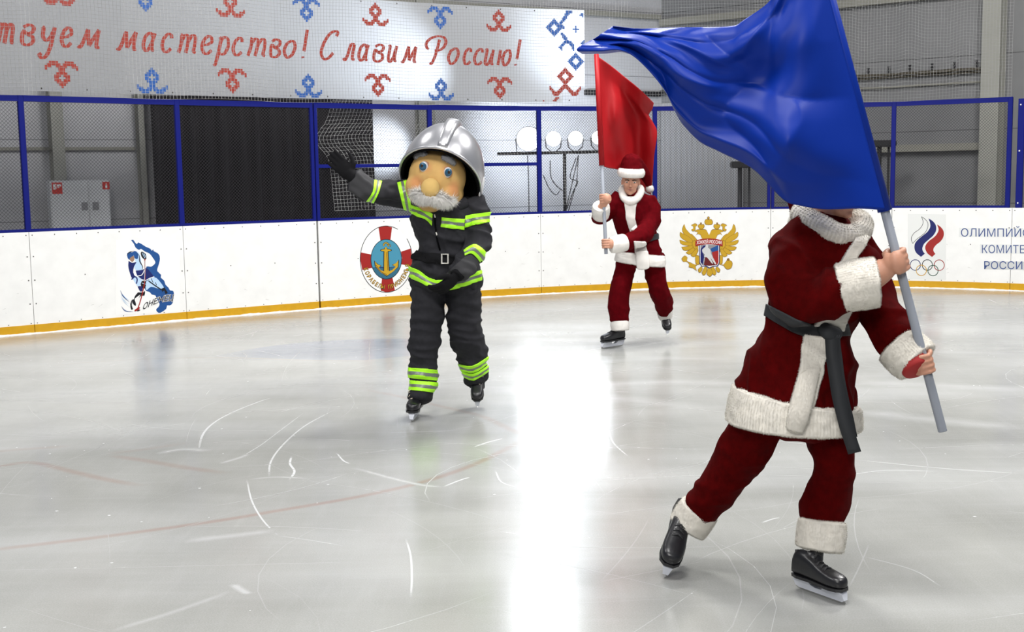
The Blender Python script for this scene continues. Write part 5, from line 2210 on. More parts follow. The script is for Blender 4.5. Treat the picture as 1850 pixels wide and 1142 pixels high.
def ribbon3(name, pix, Y, w, m, par, th=0.004):
    Q = cr(pix, 6)
    C = [P(q[0], q[1], Y + q[2]) for q in Q]
    bm = bmesh.new()
    rows = []
    for i, p in enumerate(C):
        t = (C[min(i + 1, len(C) - 1)] - C[max(i - 1, 0)]).normalized()
        v = (p - CAM).normalized()
        a = t.cross(v).normalized()
        b = a.cross(t).normalized()
        ww = w / FPX * Y
        tw = 0.25 * math.sin(i * 0.5)
        a2 = a * math.cos(tw) + b * math.sin(tw)
        rows.append([bm.verts.new(p + a2 * ww + b * th), bm.verts.new(p - a2 * ww + b * th), bm.verts.new(p - a2 * ww - b * th), bm.verts.new(p + a2 * ww - b * th)])
    for p, q in zip(rows, rows[1:]):
        for k in range(4):
            bm.faces.new((p[k], p[(k + 1) % 4], q[(k + 1) % 4], q[k]))
    bm.faces.new(rows[0][::-1])
    bm.faces.new(rows[-1])
    bmesh.ops.recalc_face_normals(bm, faces=bm.faces)
    return obj(name, bm, m, par, True)


ribbon3('sash_end', [(1502, 606, -0.20), (1505, 650, -0.225), (1514, 710, -0.25), (1527, 765, -0.26), (1544, 818, -0.26)], YA, 11.5, M_belt, sash)
ribbon3('sash_end', [(1506, 606, -0.195), (1511, 650, -0.215), (1518, 700, -0.24), (1530, 752, -0.25), (1538, 790, -0.25)], YA, 10.5, M_belt, sash)
# skates
skate(pa, G(1440, 1062), G(1529, 1094), Vector((-0.10, 0.02, 1)), M_lace, P(1486, 930, YA) - P(1470, 1010, YA - 0.06), 0.0, boot_label='boot standing on the ice', sw=1.22)
t_t = P(1199, 1046, YA + 0.12)
d_ = (-RT * 0.27 - UP * 0.50 - FW * 0.82).normalized()
skate(pa, t_t - d_ * 0.305, t_t, (UP * 0.85 - FW * 0.45 + RT * 0.22), M_lace, (UP * 0.70 + RT * 0.55 + FW * 0.35), 0.0, length=0.305, boot_label='boot lifted behind, toe down', sw=1.25, nl=3)

# the blue flag
fa = empty('flag', pole_a0, 'big satin blue flag on a grey pole held by the nearest skater', 'flag')
bm = bmesh.new()
tube(bm, [pole_a0, pole_a0 + ax_a * 0.002, pole_a1], 0.0165, 16)
obj('pole', bm, M_pole, fa, True)
M_fb = mat('blue satin', (0.0020, 0.024, 0.25), 0.46, spec=0.16)


def flag_cloth(name, par, m, bottom, top, fly, pole_line, fold, sleeve_r, nu=110, nv=90, back=None, th=0.002):
    """Coons patch between pole (u=0), fly end (u=1), bottom (v=0) and top (v=1) edges given as (px, py, Y)"""
    def smp(lst, t, n=24):
        C = cr(lst, n)
        d = [0.0]
        for a, b in zip(C, C[1:]):
            d.append(d[-1] + math.hypot(b[0] - a[0], b[1] - a[1]))
        d = np.array(d) / d[-1]
        A = np.array(C)
        return np.array([np.interp(t, d, A[:, k]) for k in range(3)])
    B = [smp(bottom, i / nu) for i in range(nu + 1)]
    T = [smp(top, i / nu) for i in range(nu + 1)]
    L_ = [smp(pole_line, j / nv) for j in range(nv + 1)]
    R_ = [smp(fly, j / nv) for j in range(nv + 1)]
    bm = bmesh.new()
    g = []
    for i in range(nu + 1):
        u = i / nu
        row = []
        for j in range(nv + 1):
            v = j / nv
            q = (1 - v) * B[i] + v * T[i] + (1 - u) * L_[j] + u * R_[j] - ((1 - u) * (1 - v) * B[0] + u * (1 - v) * B[-1] + (1 - u) * v * T[0] + u * v * T[-1])
            p = P(q[0], q[1], q[2] + fold(u, v))
            row.append(bm.verts.new(p))
        g.append(row)
    for i in range(nu):
        for j in range(nv):
            bm.faces.new((g[i][j], g[i + 1][j], g[i + 1][j + 1], g[i][j + 1]))
    bmesh.ops.recalc_face_normals(bm, faces=bm.faces)
    o = obj(name, bm, m, par, True)
    s = o.modifiers.new('t', 'SOLIDIFY')
    s.thickness = th
    return o


def fold_a(u, v):
    k = min(1, u * 4)
    f = 0.034 * math.sin(9.5 * u + 5.0 * v + 1.2) * k + 0.026 * math.sin(4.0 * u - 13 * v + 0.8 + 2 * u * u) * k * (1 - 0.3 * u)
    w = noise.noise((u * 2.0, v * 2.0, 5.5))
    f += 0.020 * (1 - abs(math.sin(7.5 * v + 5 * u * v - 3.5 * u + 2.2 * w))) ** 2 * k * (1.1 - 0.5 * u)
    f += 0.016 * (1 - abs(math.sin(11 * u - 6 * v * u + 2.5 * w + 0.4))) ** 2 * k
    f += 0.026 * noise.noise((u * 3.2, v * 4.2, 1.7)) * k + 0.012 * noise.noise((u * 8 + v * 5, v * 7 - u * 3, 4.2)) * k
    r = 0.5 - abs(noise.noise((u * 2.6 + 1.5 * v, v * 3.4 - 0.8 * u, 8.8)))
    f -= 0.05 * max(0, r) ** 2 * 2 * k
    f += 0.10 * max(0, 0.10 - v) / 0.10 * min(1, max(0, u - 0.15) * 4)       # lower edge curls away
    f += 0.05 * max(0, v - 0.86) / 0.14 * min(1, max(0, u - 0.3) * 4)
    return f


flag_cloth('flag_cloth', fa, M_fb,
           bottom=[(1599, 380, 4.378), (1551, 377, 4.34), (1490, 378, 4.32), (1445, 371, 4.32), (1415, 360, 4.32), (1362, 306, 4.34), (1301, 274, 4.38), (1263, 254, 4.40), (1226, 213, 4.42), (1203, 166, 4.45), (1160, 112, 4.50), (1128, 94, 4.52), (1092, 96, 4.53), (1052, 97, 4.55)],
           top=[(1462, -140, 4.40), (1430, -80, 4.36), (1405, -25, 4.36), (1388, 5, 4.40), (1345, 36, 4.44), (1320, 48, 4.46), (1240, 50, 4.50), (1160, 52, 4.52), (1108, 47, 4.54)],
           fly=[(1052, 97, 4.55), (1043, 88, 4.55), (1070, 72, 4.54), (1108, 47, 4.54)],
           pole_line=[(1599, 380, 4.378), (1553, 205, 4.39), (1507, 30, 4.395), (1462, -140, 4.40)],
           fold=fold_a, sleeve_r=0.02)
bm = bmesh.new()
tube(bm, [pole_pt(pole_a0, ax_a, 381), pole_pt(pole_a0, ax_a, 120), pole_a1 - ax_a * 0.02], 0.024, 16, taper=[0.026, 0.023, 0.022])
obj('flag_sleeve', bm, M_fb, fa, True)
# ------------------------------------------------------------------ flag bearer by the boards
YB = 11.65
pb = empty('person', G(1112, 626), 'farther skater in maroon suit and plush hat carrying the red flag near the boards', 'person')
pole_b0, pole_b1 = P(1095, 459, 11.22), P(1077.5, 99, 11.42)
ax_b = (pole_b1 - pole_b0).normalized()
hB1, hB2 = pole_pt(pole_b0, ax_b, 360), pole_pt(pole_b0, ax_b, 441)
TRUNK = [(1140, 350, -0.08, 15, 14), (1141, 360, -0.05, 32, 22), (1144, 382, -0.03, 39, 26), (1150, 410, 0.0, 36, 26), (1158, 432, 0.02, 31, 25),
         (1157, 450, 0.02, 37, 28), (1156, 466, 0.02, 39, 28)]
ARM1 = [(1120, 356, -0.03, 15, 15), (1104, 374, -0.06, 15, 15), (1089, 390, -0.12, 14, 15), (1084, 392, -0.20, 13, 14), (1085, 382, -0.29, 14, 13)]
ARM2 = [(1168, 358, -0.03, 17, 17), (1177, 390, -0.06, 17, 17), (1168, 416, -0.16, 16, 16), (1148, 430, -0.27, 15, 15), (1128, 438, -0.33, 14, 14)]
LEG1 = [(1136, 462, 0.05, 20, 21), (1126, 500, 0.01, 17.5, 19), (1120, 530, -0.05, 18, 18), (1118, 558, -0.07, 19.5, 19), (1119, 580, -0.08, 16, 16)]
LEG2 = [(1180, 462, 0.03, 20, 22), (1183, 490, 0.04, 19, 19), (1189, 520, 0.04, 17.5, 18), (1199, 546, 0.18, 17, 17), (1200, 562, 0.32, 12, 13)]
bm = bmesh.new()
loft(bm, TRUNK, YB)
loft(bm, ARM1, YB, cap=0.1)
loft(bm, ARM2, YB, cap=0.1)
jk = remesh(bm, 0.011, 4)
wrinkle(jk, 0.015, (6, 6, 4.5), 7.3)
link_mesh('jacket', jk, M_red2, pb)
bm = bmesh.new()
loft(bm, LEG1, YB, cap=0.2)
loft(bm, LEG2, YB, cap=0.2)
tr = remesh(bm, 0.011, 4)
wrinkle(tr, 0.012, (5, 5, 6), 2.2)
link_mesh('trousers', tr, M_red2, pb)
hc = P(1139.5, 328, YB - 0.12)
hf = (-FW * 0.93 - RT * 0.10 - UP * 0.26).normalized()
hu = (UP * 0.96 + RT * 0.03 - FW * 0.20).normalized()
bm = bmesh.new()
head_blobs(bm, hc, hf, hu, 0.245, P(1141, 358, YB))
loft(bm, TRUNK[1:6], YB, scale=0.75)
for ch in (ARM1, ARM2):
    loft(bm, ch[1:], YB, scale=0.62, cap=0.05)
for ch in (LEG1, LEG2):
    loft(bm, ch[:-1], YB, scale=0.72)
w1 = fist(bm, hB1, ax_b, (-FW * 0.85 - RT * 0.3), 0.018, True, -1, 1.15)
tube(bm, [P(1085, 384, YB - 0.28), P(1086, 374, YB - 0.36), w1], 0.032, 14, taper=[0.036, 0.033, 0.030])
w2 = fist(bm, hB2, ax_b, (-FW * 0.80 + RT * 0.45), 0.018, True, -1, 1.1)
tube(bm, [P(1128, 438, YB - 0.33), P(1112, 441, YB - 0.38), w2], 0.032, 14, taper=[0.038, 0.034, 0.030])
bd = remesh(bm, 0.0052, 2)
link_mesh('body', bd, M_skin, pb)
face_parts(pb, hc, hf, hu, 0.245)
hat(pb, hc, hf, hu, 0.255, [P(1152, 300, YB - 0.03), P(1163, 312, YB + 0.02), P(1170, 328, YB + 0.05), P(1174, 341, YB + 0.05)], M_red2, M_fur2, 3000, 22)
ring = [(1123, 344, -0.06, 0), (1128, 358, -0.15, 0), (1140, 364, -0.19, 0), (1152, 357, -0.15, 0), (1158, 344, -0.06, 0), (1152, 338, 0.06, 0), (1140, 337, 0.10, 0), (1128, 338, 0.06, 0)]
bm = bmesh.new()
tube(bm, [P(q[0], q[1], YB + q[2]) for q in cr(ring + [ring[0]], 4)][:-1], 0.034, 14, closed=True)
bmesh.ops.recalc_face_normals(bm, faces=bm.faces)
fur(bm, 3500, 0.012, 0.002, seed=61)
obj('collar', bm, M_fur2, pb, True)
fur_loft('hem', [(1158, 459, 0.01, 44, 38), (1157, 468, 0.01, 46, 41), (1156, 476, 0.01, 46, 41)], YB, M_fur2, pb, 7000, 0.012, 0.002, seed=62, n=4, m=48, cap=0.05, lump=0.004)
fur_loft('cuff', [(1085, 389, -0.25, 15, 15), (1085.5, 380, -0.31, 16, 16), (1086, 372, -0.345, 15, 15)], YB, M_fur2, pb, 2500, 0.010, 0.002, seed=63, cap=0.1)
fur_loft('cuff', [(1128, 438, -0.325, 15.5, 15), (1116, 441, -0.36, 16, 15), (1103, 443, -0.375, 14, 14)], YB, M_fur2, pb, 2500, 0.010, 0.002, seed=64, cap=0.1)
fur_loft('trouser_cuff', [(1119.5, 580, -0.08, 16, 17), (1120, 588, -0.085, 17, 18), (1120.5, 596, -0.09, 16, 18)], YB, M_fur2, pb, 2200, 0.010, 0.002, seed=65, cap=0.1)
fur_loft('trouser_cuff', [(1199.5, 559, 0.30, 13, 14), (1201, 565, 0.34, 13.5, 14), (1202, 572, 0.37, 12.5, 13)], YB, M_fur2, pb, 2000, 0.010, 0.002, seed=66, cap=0.1)
cloth_strip('front_trim', jk, [(1126, 355), (1130, 375), (1132, 395), (1140, 418)], [(1154, 355), (1148, 375), (1147, 395), (1152, 414)], 0.016, 0.02, M_fur2, pb, yr=(YB - 0.26, YB + 0.1), furn=1800, fw=0.002, seed=67)
cloth_strip('front_trim', jk, [(1145, 436), (1148, 455), (1151, 474)], [(1165, 436), (1169, 455), (1172, 474)], 0.018, 0.02, M_fur2, pb, furn=1400, fw=0.002, seed=68)
fur_loft('front_trim', [(1160, 456, -0.205, 11, 4), (1161, 472, -0.225, 12, 5), (1162, 484, -0.23, 11, 4)], YB, M_fur2, pb, 1200, 0.010, 0.002, seed=69, cap=0.3)
band(jk, [(1126, 432), (1146, 434), (1165, 429), (1189, 421)], [(1126, 441), (1146, 442), (1165, 439), (1189, 432)], 0.009, [M_belt], name='sash', par=pb, thick=0.008, yr=(YB - 0.16, YB + 0.4))
t0, t1 = G(1125, 625), G(1096, 629.5)
skate(pb, t0, t1, Vector((0.1, 0.05, 1)), M_lace, P(1120, 580, YB) - P(1118, 602, YB), 0.02, length=0.30, boot_label='boot standing on the ice', sw=1.1, nl=4)
t_t = P(1206, 606, YB + 0.30)
d_ = (RT * 0.10 - UP * 0.62 - FW * 0.75).normalized()
skate(pb, t_t - d_ * 0.285, t_t, (UP * 0.70 - FW * 0.70 + RT * 0.0), M_lace, P(1200, 562, YB + 0.32) - P(1203, 578, YB + 0.38), 0.04, length=0.285, boot_label='boot lifted behind, toe down', sw=1.1)

# the red flag
fb = empty('flag', pole_b0, 'red flag on a grey pole held by the farther skater', 'flag')
bm = bmesh.new()
tube(bm, [pole_b0, pole_b0 + ax_b * 0.002, pole_b1], 0.0165, 14)
obj('pole', bm, M_pole, fb, True)
M_fr = mat('red satin', (0.30, 0.005, 0.008), 0.5, spec=0.2)


def fold_b(u, v):
    k = min(1, u * 4)
    f = 0.05 * math.sin(10 * u + 3.0 * v) * k + 0.035 * math.sin(3 + 7 * v - 8 * u) * k
    return f + 0.05 * noise.noise((u * 3, v * 3, 2.2)) * k


flag_cloth('flag_cloth', fb, M_fr,
           bottom=[(1087.5, 300, 11.29), (1100, 304, 11.40), (1120, 308, 11.58), (1145, 325, 11.85), (1165, 345, 11.95), (1176, 352, 11.98)],
           top=[(1077.5, 100, 11.41), (1100, 116, 11.45), (1125, 136, 11.5), (1150, 156, 11.55), (1168, 173, 11.6), (1181, 186, 11.65)],
           fly=[(1176, 352, 11.98), (1179, 320, 11.95), (1182, 280, 11.9), (1187, 240, 11.85), (1180, 222, 11.8), (1172, 208, 11.74), (1178, 198, 11.7), (1181, 186, 11.65)],
           pole_line=[(1087.5, 300, 11.29), (1082.5, 200, 11.35), (1077.5, 100, 11.41)], fold=fold_b, sleeve_r=0.02, nu=70, nv=70)
bm = bmesh.new()
tube(bm, [pole_pt(pole_b0, ax_b, 299), pole_pt(pole_b0, ax_b, 180), pole_b1 + ax_b * 0.004], 0.024, 14, taper=[0.026, 0.024, 0.022])
obj('flag_sleeve', bm, M_fr, fb, True)

# ------------------------------------------------------------------ the waving fireman figure
YM = 8.36
KM = YM / FPX
pm = empty('person', G(750, 756), 'waving skater in a dark firefighter suit with an oversized moustached costume head and silver helmet', 'person')
M_suit = mat('charcoal suit cloth', (0.022, 0.022, 0.026), 0.85, spec=0.2, noise_amt=0.15, noise_scale=40, bump=0.3, bump_scale=400)
M_suit2 = mat('lighter cuff cloth', (0.045, 0.045, 0.048), 0.85, spec=0.2)
M_lime = mat('lime reflective tape', (0.42, 0.95, 0.015), 0.5)
M_tape = mat('grey reflective tape', (0.17, 0.19, 0.165), 0.35, metal=0.2)
M_glove = mat('black knit glove', (0.009, 0.009, 0.010), 0.9, spec=0.1)
M_face = mat('costume face plush', (0.58, 0.36, 0.13), 0.85, spec=0.2, noise_amt=0.10, noise_scale=14, bump=0.15, bump_scale=250)
M_nose = mat('costume nose plush', (0.60, 0.40, 0.14), 0.85, spec=0.2, noise_amt=0.06, noise_scale=20)
M_lid = mat('eyelid paint', (0.40, 0.20, 0.11), 0.8)
M_mous = mat('grey white whiskers', (0.86, 0.84, 0.80), 0.9)
M_brow = mat('grey brow plush', (0.42, 0.42, 0.44), 0.9)
M_iris = mat('blue iris', (0.02, 0.09, 0.17), 0.15)
M_helm = mat('silver helmet', (0.56, 0.56, 0.58), 0.28, metal=0.8, noise_amt=0.05, noise_scale=6)
M_line = mat('helmet lining', (0.004, 0.004, 0.005), 0.95, spec=0.05)
TRUNK = [(803, 362, 0.0, 48, 42), (804, 380, 0.0, 62, 50), (808, 402, 0.0, 64, 54), (809, 430, 0.0, 56, 52), (808, 455, 0.0, 52, 50), (805, 475, 0.0, 58, 52), (804, 500, 0.0, 62, 54), (804, 516, 0.0, 62, 54)]
ARM1 = [(772, 362, 0.0, 29, 29), (740, 355, -0.02, 24, 25), (708, 352, -0.05, 20, 21), (682, 349, -0.08, 20, 20), (659, 338, -0.10, 20, 20), (640, 323, -0.11, 17, 17)]
ARM2 = [(850, 366, -0.02, 26, 27), (860, 390, -0.05, 23, 24), (863, 418, -0.09, 22, 23), (862, 443, -0.16, 21, 22), (848, 468, -0.25, 20, 20), (829, 493, -0.33, 18, 18)]
LEG1 = [(775, 500, 0.0, 33, 36), (773, 560, -0.03, 28, 32), (768, 605, -0.05, 27, 30), (764, 650, -0.02, 26, 28), (763, 690, -0.03, 25, 27), (758, 720, -0.06, 21, 26)]
LEG2 = [(836, 500, 0.0, 32, 36), (837, 560, 0.0, 30, 32), (843, 605, 0.04, 30, 31), (853, 645, 0.13, 26, 27), (860, 680, 0.22, 19, 22), (862, 694, 0.25, 16, 18)]
bm = bmesh.new()
loft(bm, TRUNK, YM, cap=0.12)
loft(bm, ARM1, YM, cap=0.1)
loft(bm, ARM2, YM, cap=0.1)
jk = remesh(bm, 0.009, 4)
wrinkle(jk, 0.023, (5, 5, 8), 3.3)
link_mesh('jacket', jk, M_suit, pm)
bm = bmesh.new()
loft(bm, LEG1, YM, cap=0.2)
loft(bm, LEG2, YM, cap=0.2)
tr = remesh(bm, 0.009, 4)
wrinkle(tr, 0.019, (4, 4, 11), 5.5)
link_mesh('trousers', tr, M_suit, pm)
# the wearer's own body, hidden in the suit
bm = bmesh.new()
head_blobs(bm, P(790, 335, YM), -FW, UP, 0.23, P(803, 372, YM))
loft(bm, TRUNK[1:7], YM, scale=0.7)
for ch in (ARM1, ARM2):
    loft(bm, ch, YM, scale=0.55)
for ch in (LEG1, LEG2):
    loft(bm, ch[:-1], YM, scale=0.65)
link_mesh('body', remesh(bm, 0.012, 2), M_skin, pm)

FR = [(0.0, 0.36, 0), (0.36, 0.66, 1), (0.66, 1.0, 0)]
ST = [M_lime, M_tape]


def tape(me, A, B, yr=None):
    A = [(float(q[0]), float(q[1])) for q in cr(A, 3)]
    B = [(float(q[0]), float(q[1])) for q in cr(B, 3)]
    return band(me, A, B, 0.006, ST, FR, yr=yr, name='reflective_stripe', par=pm, thick=0.005)


tape(jk, [(675.6, 326), (673, 347), (661, 364)], [(690.5, 328), (683.5, 350), (672.5, 372)])
tape(jk, [(717.6, 331), (724, 357.6), (731, 382)], [(734.7, 326), (740, 352), (745, 383)])
F = (YM - 0.6, YM - 0.0)
tape(jk, [(741, 369), (754, 374), (767.5, 378.6), (782, 386.5)], [(740, 384), (754, 391), (767.5, 396), (780.6, 407.5)], F)
tape(jk, [(797.7, 393), (818, 394.5), (839.7, 395.7)], [(796.4, 410), (818, 413), (838.4, 415)], F)
tape(jk, [(840.5, 390), (857, 386.5), (886, 383)], [(839.5, 411), (860, 406), (886, 401)])
tape(jk, [(838, 452), (856, 442), (868.6, 448), (884, 462)], [(840, 462), (851, 458), (861, 466), (872, 482)], (YM - 0.7, YM - 0.07))
tape(jk, [(738, 481), (758, 489), (776, 502), (800, 506), (835, 499), (870, 488)], [(738, 500), (758, 509), (776, 518), (800, 524), (835, 518), (870, 506)], (YM - 0.235, YM + 0.5))
tape(tr, [(732, 664), (764, 666), (796, 669)], [(732, 682), (764, 685), (796, 689)], (YM - 0.5, YM + 0.5))
tape(tr, [(732, 686), (764, 689), (796, 692)], [(732, 704), (764, 707), (796, 710)], (YM - 0.5, YM + 0.5))
tape(tr, [(828, 657.5), (853, 661), (882, 644)], [(830, 669), (855.5, 673), (882, 657.5)])
tape(tr, [(832, 670), (855, 675), (882, 660)], [(836, 680), (856, 687), (882, 671)])
belt = band(jk, [(740, 450), (770, 457), (804, 460), (835, 462), (870, 458)], [(740, 466), (770, 474), (804, 477), (835, 478), (870, 474)], 0.010, [M_glove], name='belt', par=pm, thick=0.008, yr=(YM - 0.225, YM + 0.5))
from mathutils.bvhtree import BVHTree


def surf(me, x, y):
    b = BVHTree.FromPolygons([v.co for v in me.vertices], [p.vertices for p in me.polygons])
    h = b.ray_cast(CAM, ray(x, y).normalized())
    return h[0], h[1]


bc, _n = surf(jk, 804, 468)
bc = bc - FW * 0.02
bm = bmesh.new()
w, h, t = 5.5 * KM, 8.0 * KM, 0.008
cs = [(-w, -h), (w, -h), (w, h), (-w, h)]
tube(bm, [bc + RT * a + UP * b for a, b in cs], 0.0065, 8, closed=True)
obj('buckle', bm, mat('pale buckle metal', (0.72, 0.70, 0.64), 0.35, metal=0.3), belt)
bm = bmesh.new()
zp = [surf(jk, x, y)[0] - FW * 0.004 for x, y in ((785, 388), (786, 405), (788, 420), (790, 435), (795, 452))]
tube(bm, zp, 0.006, 6)
obj('zipper', bm, M_line, pm, True)
bm = bmesh.new()
for p in (zp[0], zp[2]):
    tube(bm, [p - FW * 0.006, p - FW * 0.012 - UP * 0.02 + RT * 0.006], 0.005, 6)
obj('zipper_pull', bm, bpy.data.materials['pale buckle metal'], pm, True)
bm = bmesh.new()
loft(bm, [(772, 374, -0.10, 10, 8), (788, 381, -0.16, 10, 8), (812, 378, -0.17, 10, 8), (842, 366, -0.12, 10, 9)], YM, cap=0.4)
obj('collar', bm, M_suit, pm, True)


def open_hand(bm, w, d, th, L, curl=0.1, sc=1.0):
    """w wrist, d finger direction, th towards the thumb"""
    d = d.normalized()
    th = (th - d * th.dot(d)).normalized()
    n = d.cross(th).normalized()
    ellipsoid(bm, w + d * 0.050 * sc, (d * 0.062 * sc, th * 0.048 * sc, n * 0.024 * sc), 18, 12)
    ellipsoid(bm, w + d * 0.085 * sc, (d * 0.030 * sc, th * 0.049 * sc, n * 0.019 * sc), 18, 12)
    for i, (ln, sp) in enumerate(((0.080, 0.02), (0.090, 0.0), (0.084, -0.02), (0.066, -0.06))):
        p = w + d * 0.098 * sc + th * ((0.036 - 0.024 * i) * sc)
        dd = (d + th * sp).normalized()
        pts = [p - dd * 0.02 * sc, p]
        a = 0.0
        for seg in (0.44, 0.32, 0.24):
            a += curl * (1.0 + 0.15 * i)
            pts.append(pts[-1] + (dd * math.cos(a) + n * math.sin(a)) * ln * seg * sc)
        r = (0.0122, 0.0125, 0.0122, 0.0112)[i] * sc
        Q = [tuple(q) for q in cr([tuple(q) for q in pts], 4)]
        tube(bm, [Vector(q) for q in Q], r, 10, taper=list(np.linspace(r * 1.05, r * 0.82, len(Q))))
        ellipsoid(bm, pts[-1], (d * r * .82, th * r * .82, n * r * .82), 10, 8)
    p = w + d * 0.030 * sc + th * 0.035 * sc
    pts = [p - th * 0.01 * sc, p + (th * 0.8 + d * 0.6) * 0.028 * sc, p + (th * 0.75 + d * 0.9) * 0.052 * sc + n * 0.006, p + (th * 0.7 + d * 1.1) * 0.068 * sc + n * 0.012]
    tube(bm, pts, 0.014 * sc, 10, taper=[0.018 * sc, 0.016 * sc, 0.0135 * sc, 0.011 * sc])
    ellipsoid(bm, pts[-1], (d * .011 * sc, th * .011 * sc, n * .011 * sc), 10, 8)


bm = bmesh.new()
w = P(637, 319, YM - 0.12)
open_hand(bm, w, (-RT * 0.72 + UP * 0.68 - FW * 0.05), (RT * 0.72 + UP * 0.70), 0.2, 0.10, 1.16)
tube(bm, [P(645, 327, YM - 0.11), w, w - RT * 0.03 + UP * 0.03], 0.05, 16, taper=[0.050, 0.046, 0.040])
link_mesh('glove', remesh(bm, 0.006, 2), M_glove, pm)
bm = bmesh.new()
w = P(824, 500, YM - 0.36)
open_hand(bm, w, (-RT * 0.70 - UP * 0.60 - FW * 0.15), (-RT * 0.35 + UP * 0.6 - FW * 0.75), 0.2, 0.38, 1.12)
tube(bm, [P(830, 492, YM - 0.33), w], 0.05, 16, taper=[0.052, 0.045])
link_mesh('glove', remesh(bm, 0.006, 2), M_glove, pm)
band(jk, [(661, 364), (673, 347), (675.6, 326)], [(630, 344), (632, 328), (650, 306)], 0.003, [M_suit2], name='sleeve_end', par=pm)
band(jk, [(840, 464), (851, 460), (861, 468), (872, 484)], [(806, 494), (816, 500), (828, 506), (846, 514)], 0.003, [M_suit2], name='sleeve_end', par=pm, yr=(YM - 0.7, YM - 0.16))
# oversized head
TLT = math.radians(13)
r_ = (RT * math.cos(TLT) - UP * math.sin(TLT))
u_ = (UP * math.cos(TLT) + RT * math.sin(TLT))
f_ = (-FW * 0.95 - RT * 0.12 - UP * 0.20).normalized()
r_ = (r_ - f_ * r_.dot(f_)).normalized()
u_ = r_.cross(f_) if r_.cross(f_).dot(UP) > 0 else -r_.cross(f_)
HC_ = P(789, 325, YM - 0.10)
bm = bmesh.new()
ellipsoid(bm, HC_ + u_ * 0.02, (r_ * 51 * KM, f_ * 0.20, u_ * 53 * KM), 36, 24)
ellipsoid(bm, HC_ - u_ * 0.075, (r_ * 53 * KM, f_ * 0.19, u_ * 36 * KM), 36, 24)
for sg in (-1, 1):
    ellipsoid(bm, HC_ + r_ * sg * 0.105 - u_ * 0.055 + f_ * 0.10, (r_ * 0.080, f_ * 0.085, u_ * 0.072), 24, 16)
ellipsoid(bm, HC_ - u_ * 0.165 + f_ * 0.06 + r_ * 0.0, (r_ * 0.085, f_ * 0.10, u_ * 0.055), 24, 16)
for ex, ey in ((766, 302), (808, 312)):
    pass
hm = remesh(bm, 0.011, 6)
head = link_mesh('costume_head', hm, M_face, pm)


def onface(x, y, d=0.0):
    p, n_ = surf(hm, x, y)
    return p + n_ * d, n_


bm = bmesh.new()
p, n_ = onface(779, 337)
ellipsoid(bm, p + n_ * 0.030, (r_ * 16.5 * KM, n_ * 0.062, u_ * 16.5 * KM), 24, 18)
tag(obj('nose', bm, M_nose, head, True), 'big round nose')
for ex, ey in ((766.5, 302), (808, 312)):
    p, n_ = onface(ex, ey)
    bm = bmesh.new()
    ellipsoid(bm, p - n_ * 0.012, (r_ * 10 * KM, n_ * 0.028, u_ * 11.3 * KM), 20, 14)
    lid = obj('eyelid', bm, M_lid, head, True)
    bm = bmesh.new()
    ellipsoid(bm, p + n_ * 0.004, (r_ * 7.2 * KM, n_ * 0.026, u_ * 9.3 * KM), 20, 14)
    e = obj('eye', bm, mat('costume eye white', (0.62, 0.64, 0.66), 0.15) if ex < 800 else bpy.data.materials['costume eye white'], head, True)
    q = p + n_ * 0.018 - u_ * 0.002
    bm = bmesh.new()
    ellipsoid(bm, q, (r_ * 6.3 * KM, n_ * 0.0155, u_ * 7.2 * KM), 18, 12)
    ir = obj('iris', bm, M_iris, e, True)
    bm = bmesh.new()
    ellipsoid(bm, q + n_ * 0.008, (r_ * 3.2 * KM, n_ * 0.0100, u_ * 3.8 * KM), 16, 10)
    obj('pupil', bm, M_eyed, e, True)
# rosy paint on both cheeks and a little round the eyes
_nt = M_face.node_tree
_b = _nt.nodes['Principled BSDF']
_src = _b.inputs['Base Color'].links[0].from_socket
_tc = _nt.nodes.new('ShaderNodeTexCoord')
for cx_, cy_, rad, amt in ((752, 330, 0.075, 0.55), (822, 343, 0.085, 0.55), (771, 303, 0.055, 0.35), (806, 309, 0.055, 0.35)):
    p, n_ = onface(cx_, cy_)
    dn = _nt.nodes.new('ShaderNodeVectorMath')
    dn.operation = 'DISTANCE'
    dn.inputs[1].default_value = p
    _nt.links.new(_tc.outputs['Object'], dn.inputs[0])
    mr = _nt.nodes.new('ShaderNodeMapRange')
    mr.interpolation_type = 'SMOOTHSTEP'
    mr.inputs[1].default_value = rad
    mr.inputs[2].default_value = rad * 0.2
    mr.inputs[3].default_value = 0
    mr.inputs[4].default_value = amt
    _nt.links.new(dn.outputs['Value'], mr.inputs[0])
    mx = _nt.nodes.new('ShaderNodeMix')
    mx.data_type = 'RGBA'
    _nt.links.new(mr.outputs[0], mx.inputs[0])
    _nt.links.new(_src, mx.inputs[6])
    mx.inputs[7].default_value = (0.52, 0.17, 0.08, 1)
    _src = mx.outputs[2]
_nt.links.new(_src, _b.inputs['Base Color'])
for pts in ([(752, 287), (759, 280), (770, 280)], [(799, 286), (809, 289), (820, 297)]):
    bm = bmesh.new()
    tube(bm, [onface(x, y, 0.006)[0] for x, y in [tuple(q) for q in cr(pts, 5)]], 0.018, 10, taper=list(np.linspace(0.010, 0.020, 6)) + list(np.linspace(0.020, 0.009, 5)))
    bmesh.ops.recalc_face_normals(bm, faces=bm.faces)
    fur(bm, 900, 0.022, 0.003, seed=int(pts[0][0]), droop=0.0)
    obj('eyebrow', bm, M_brow, head, True)
bm = bmesh.new()
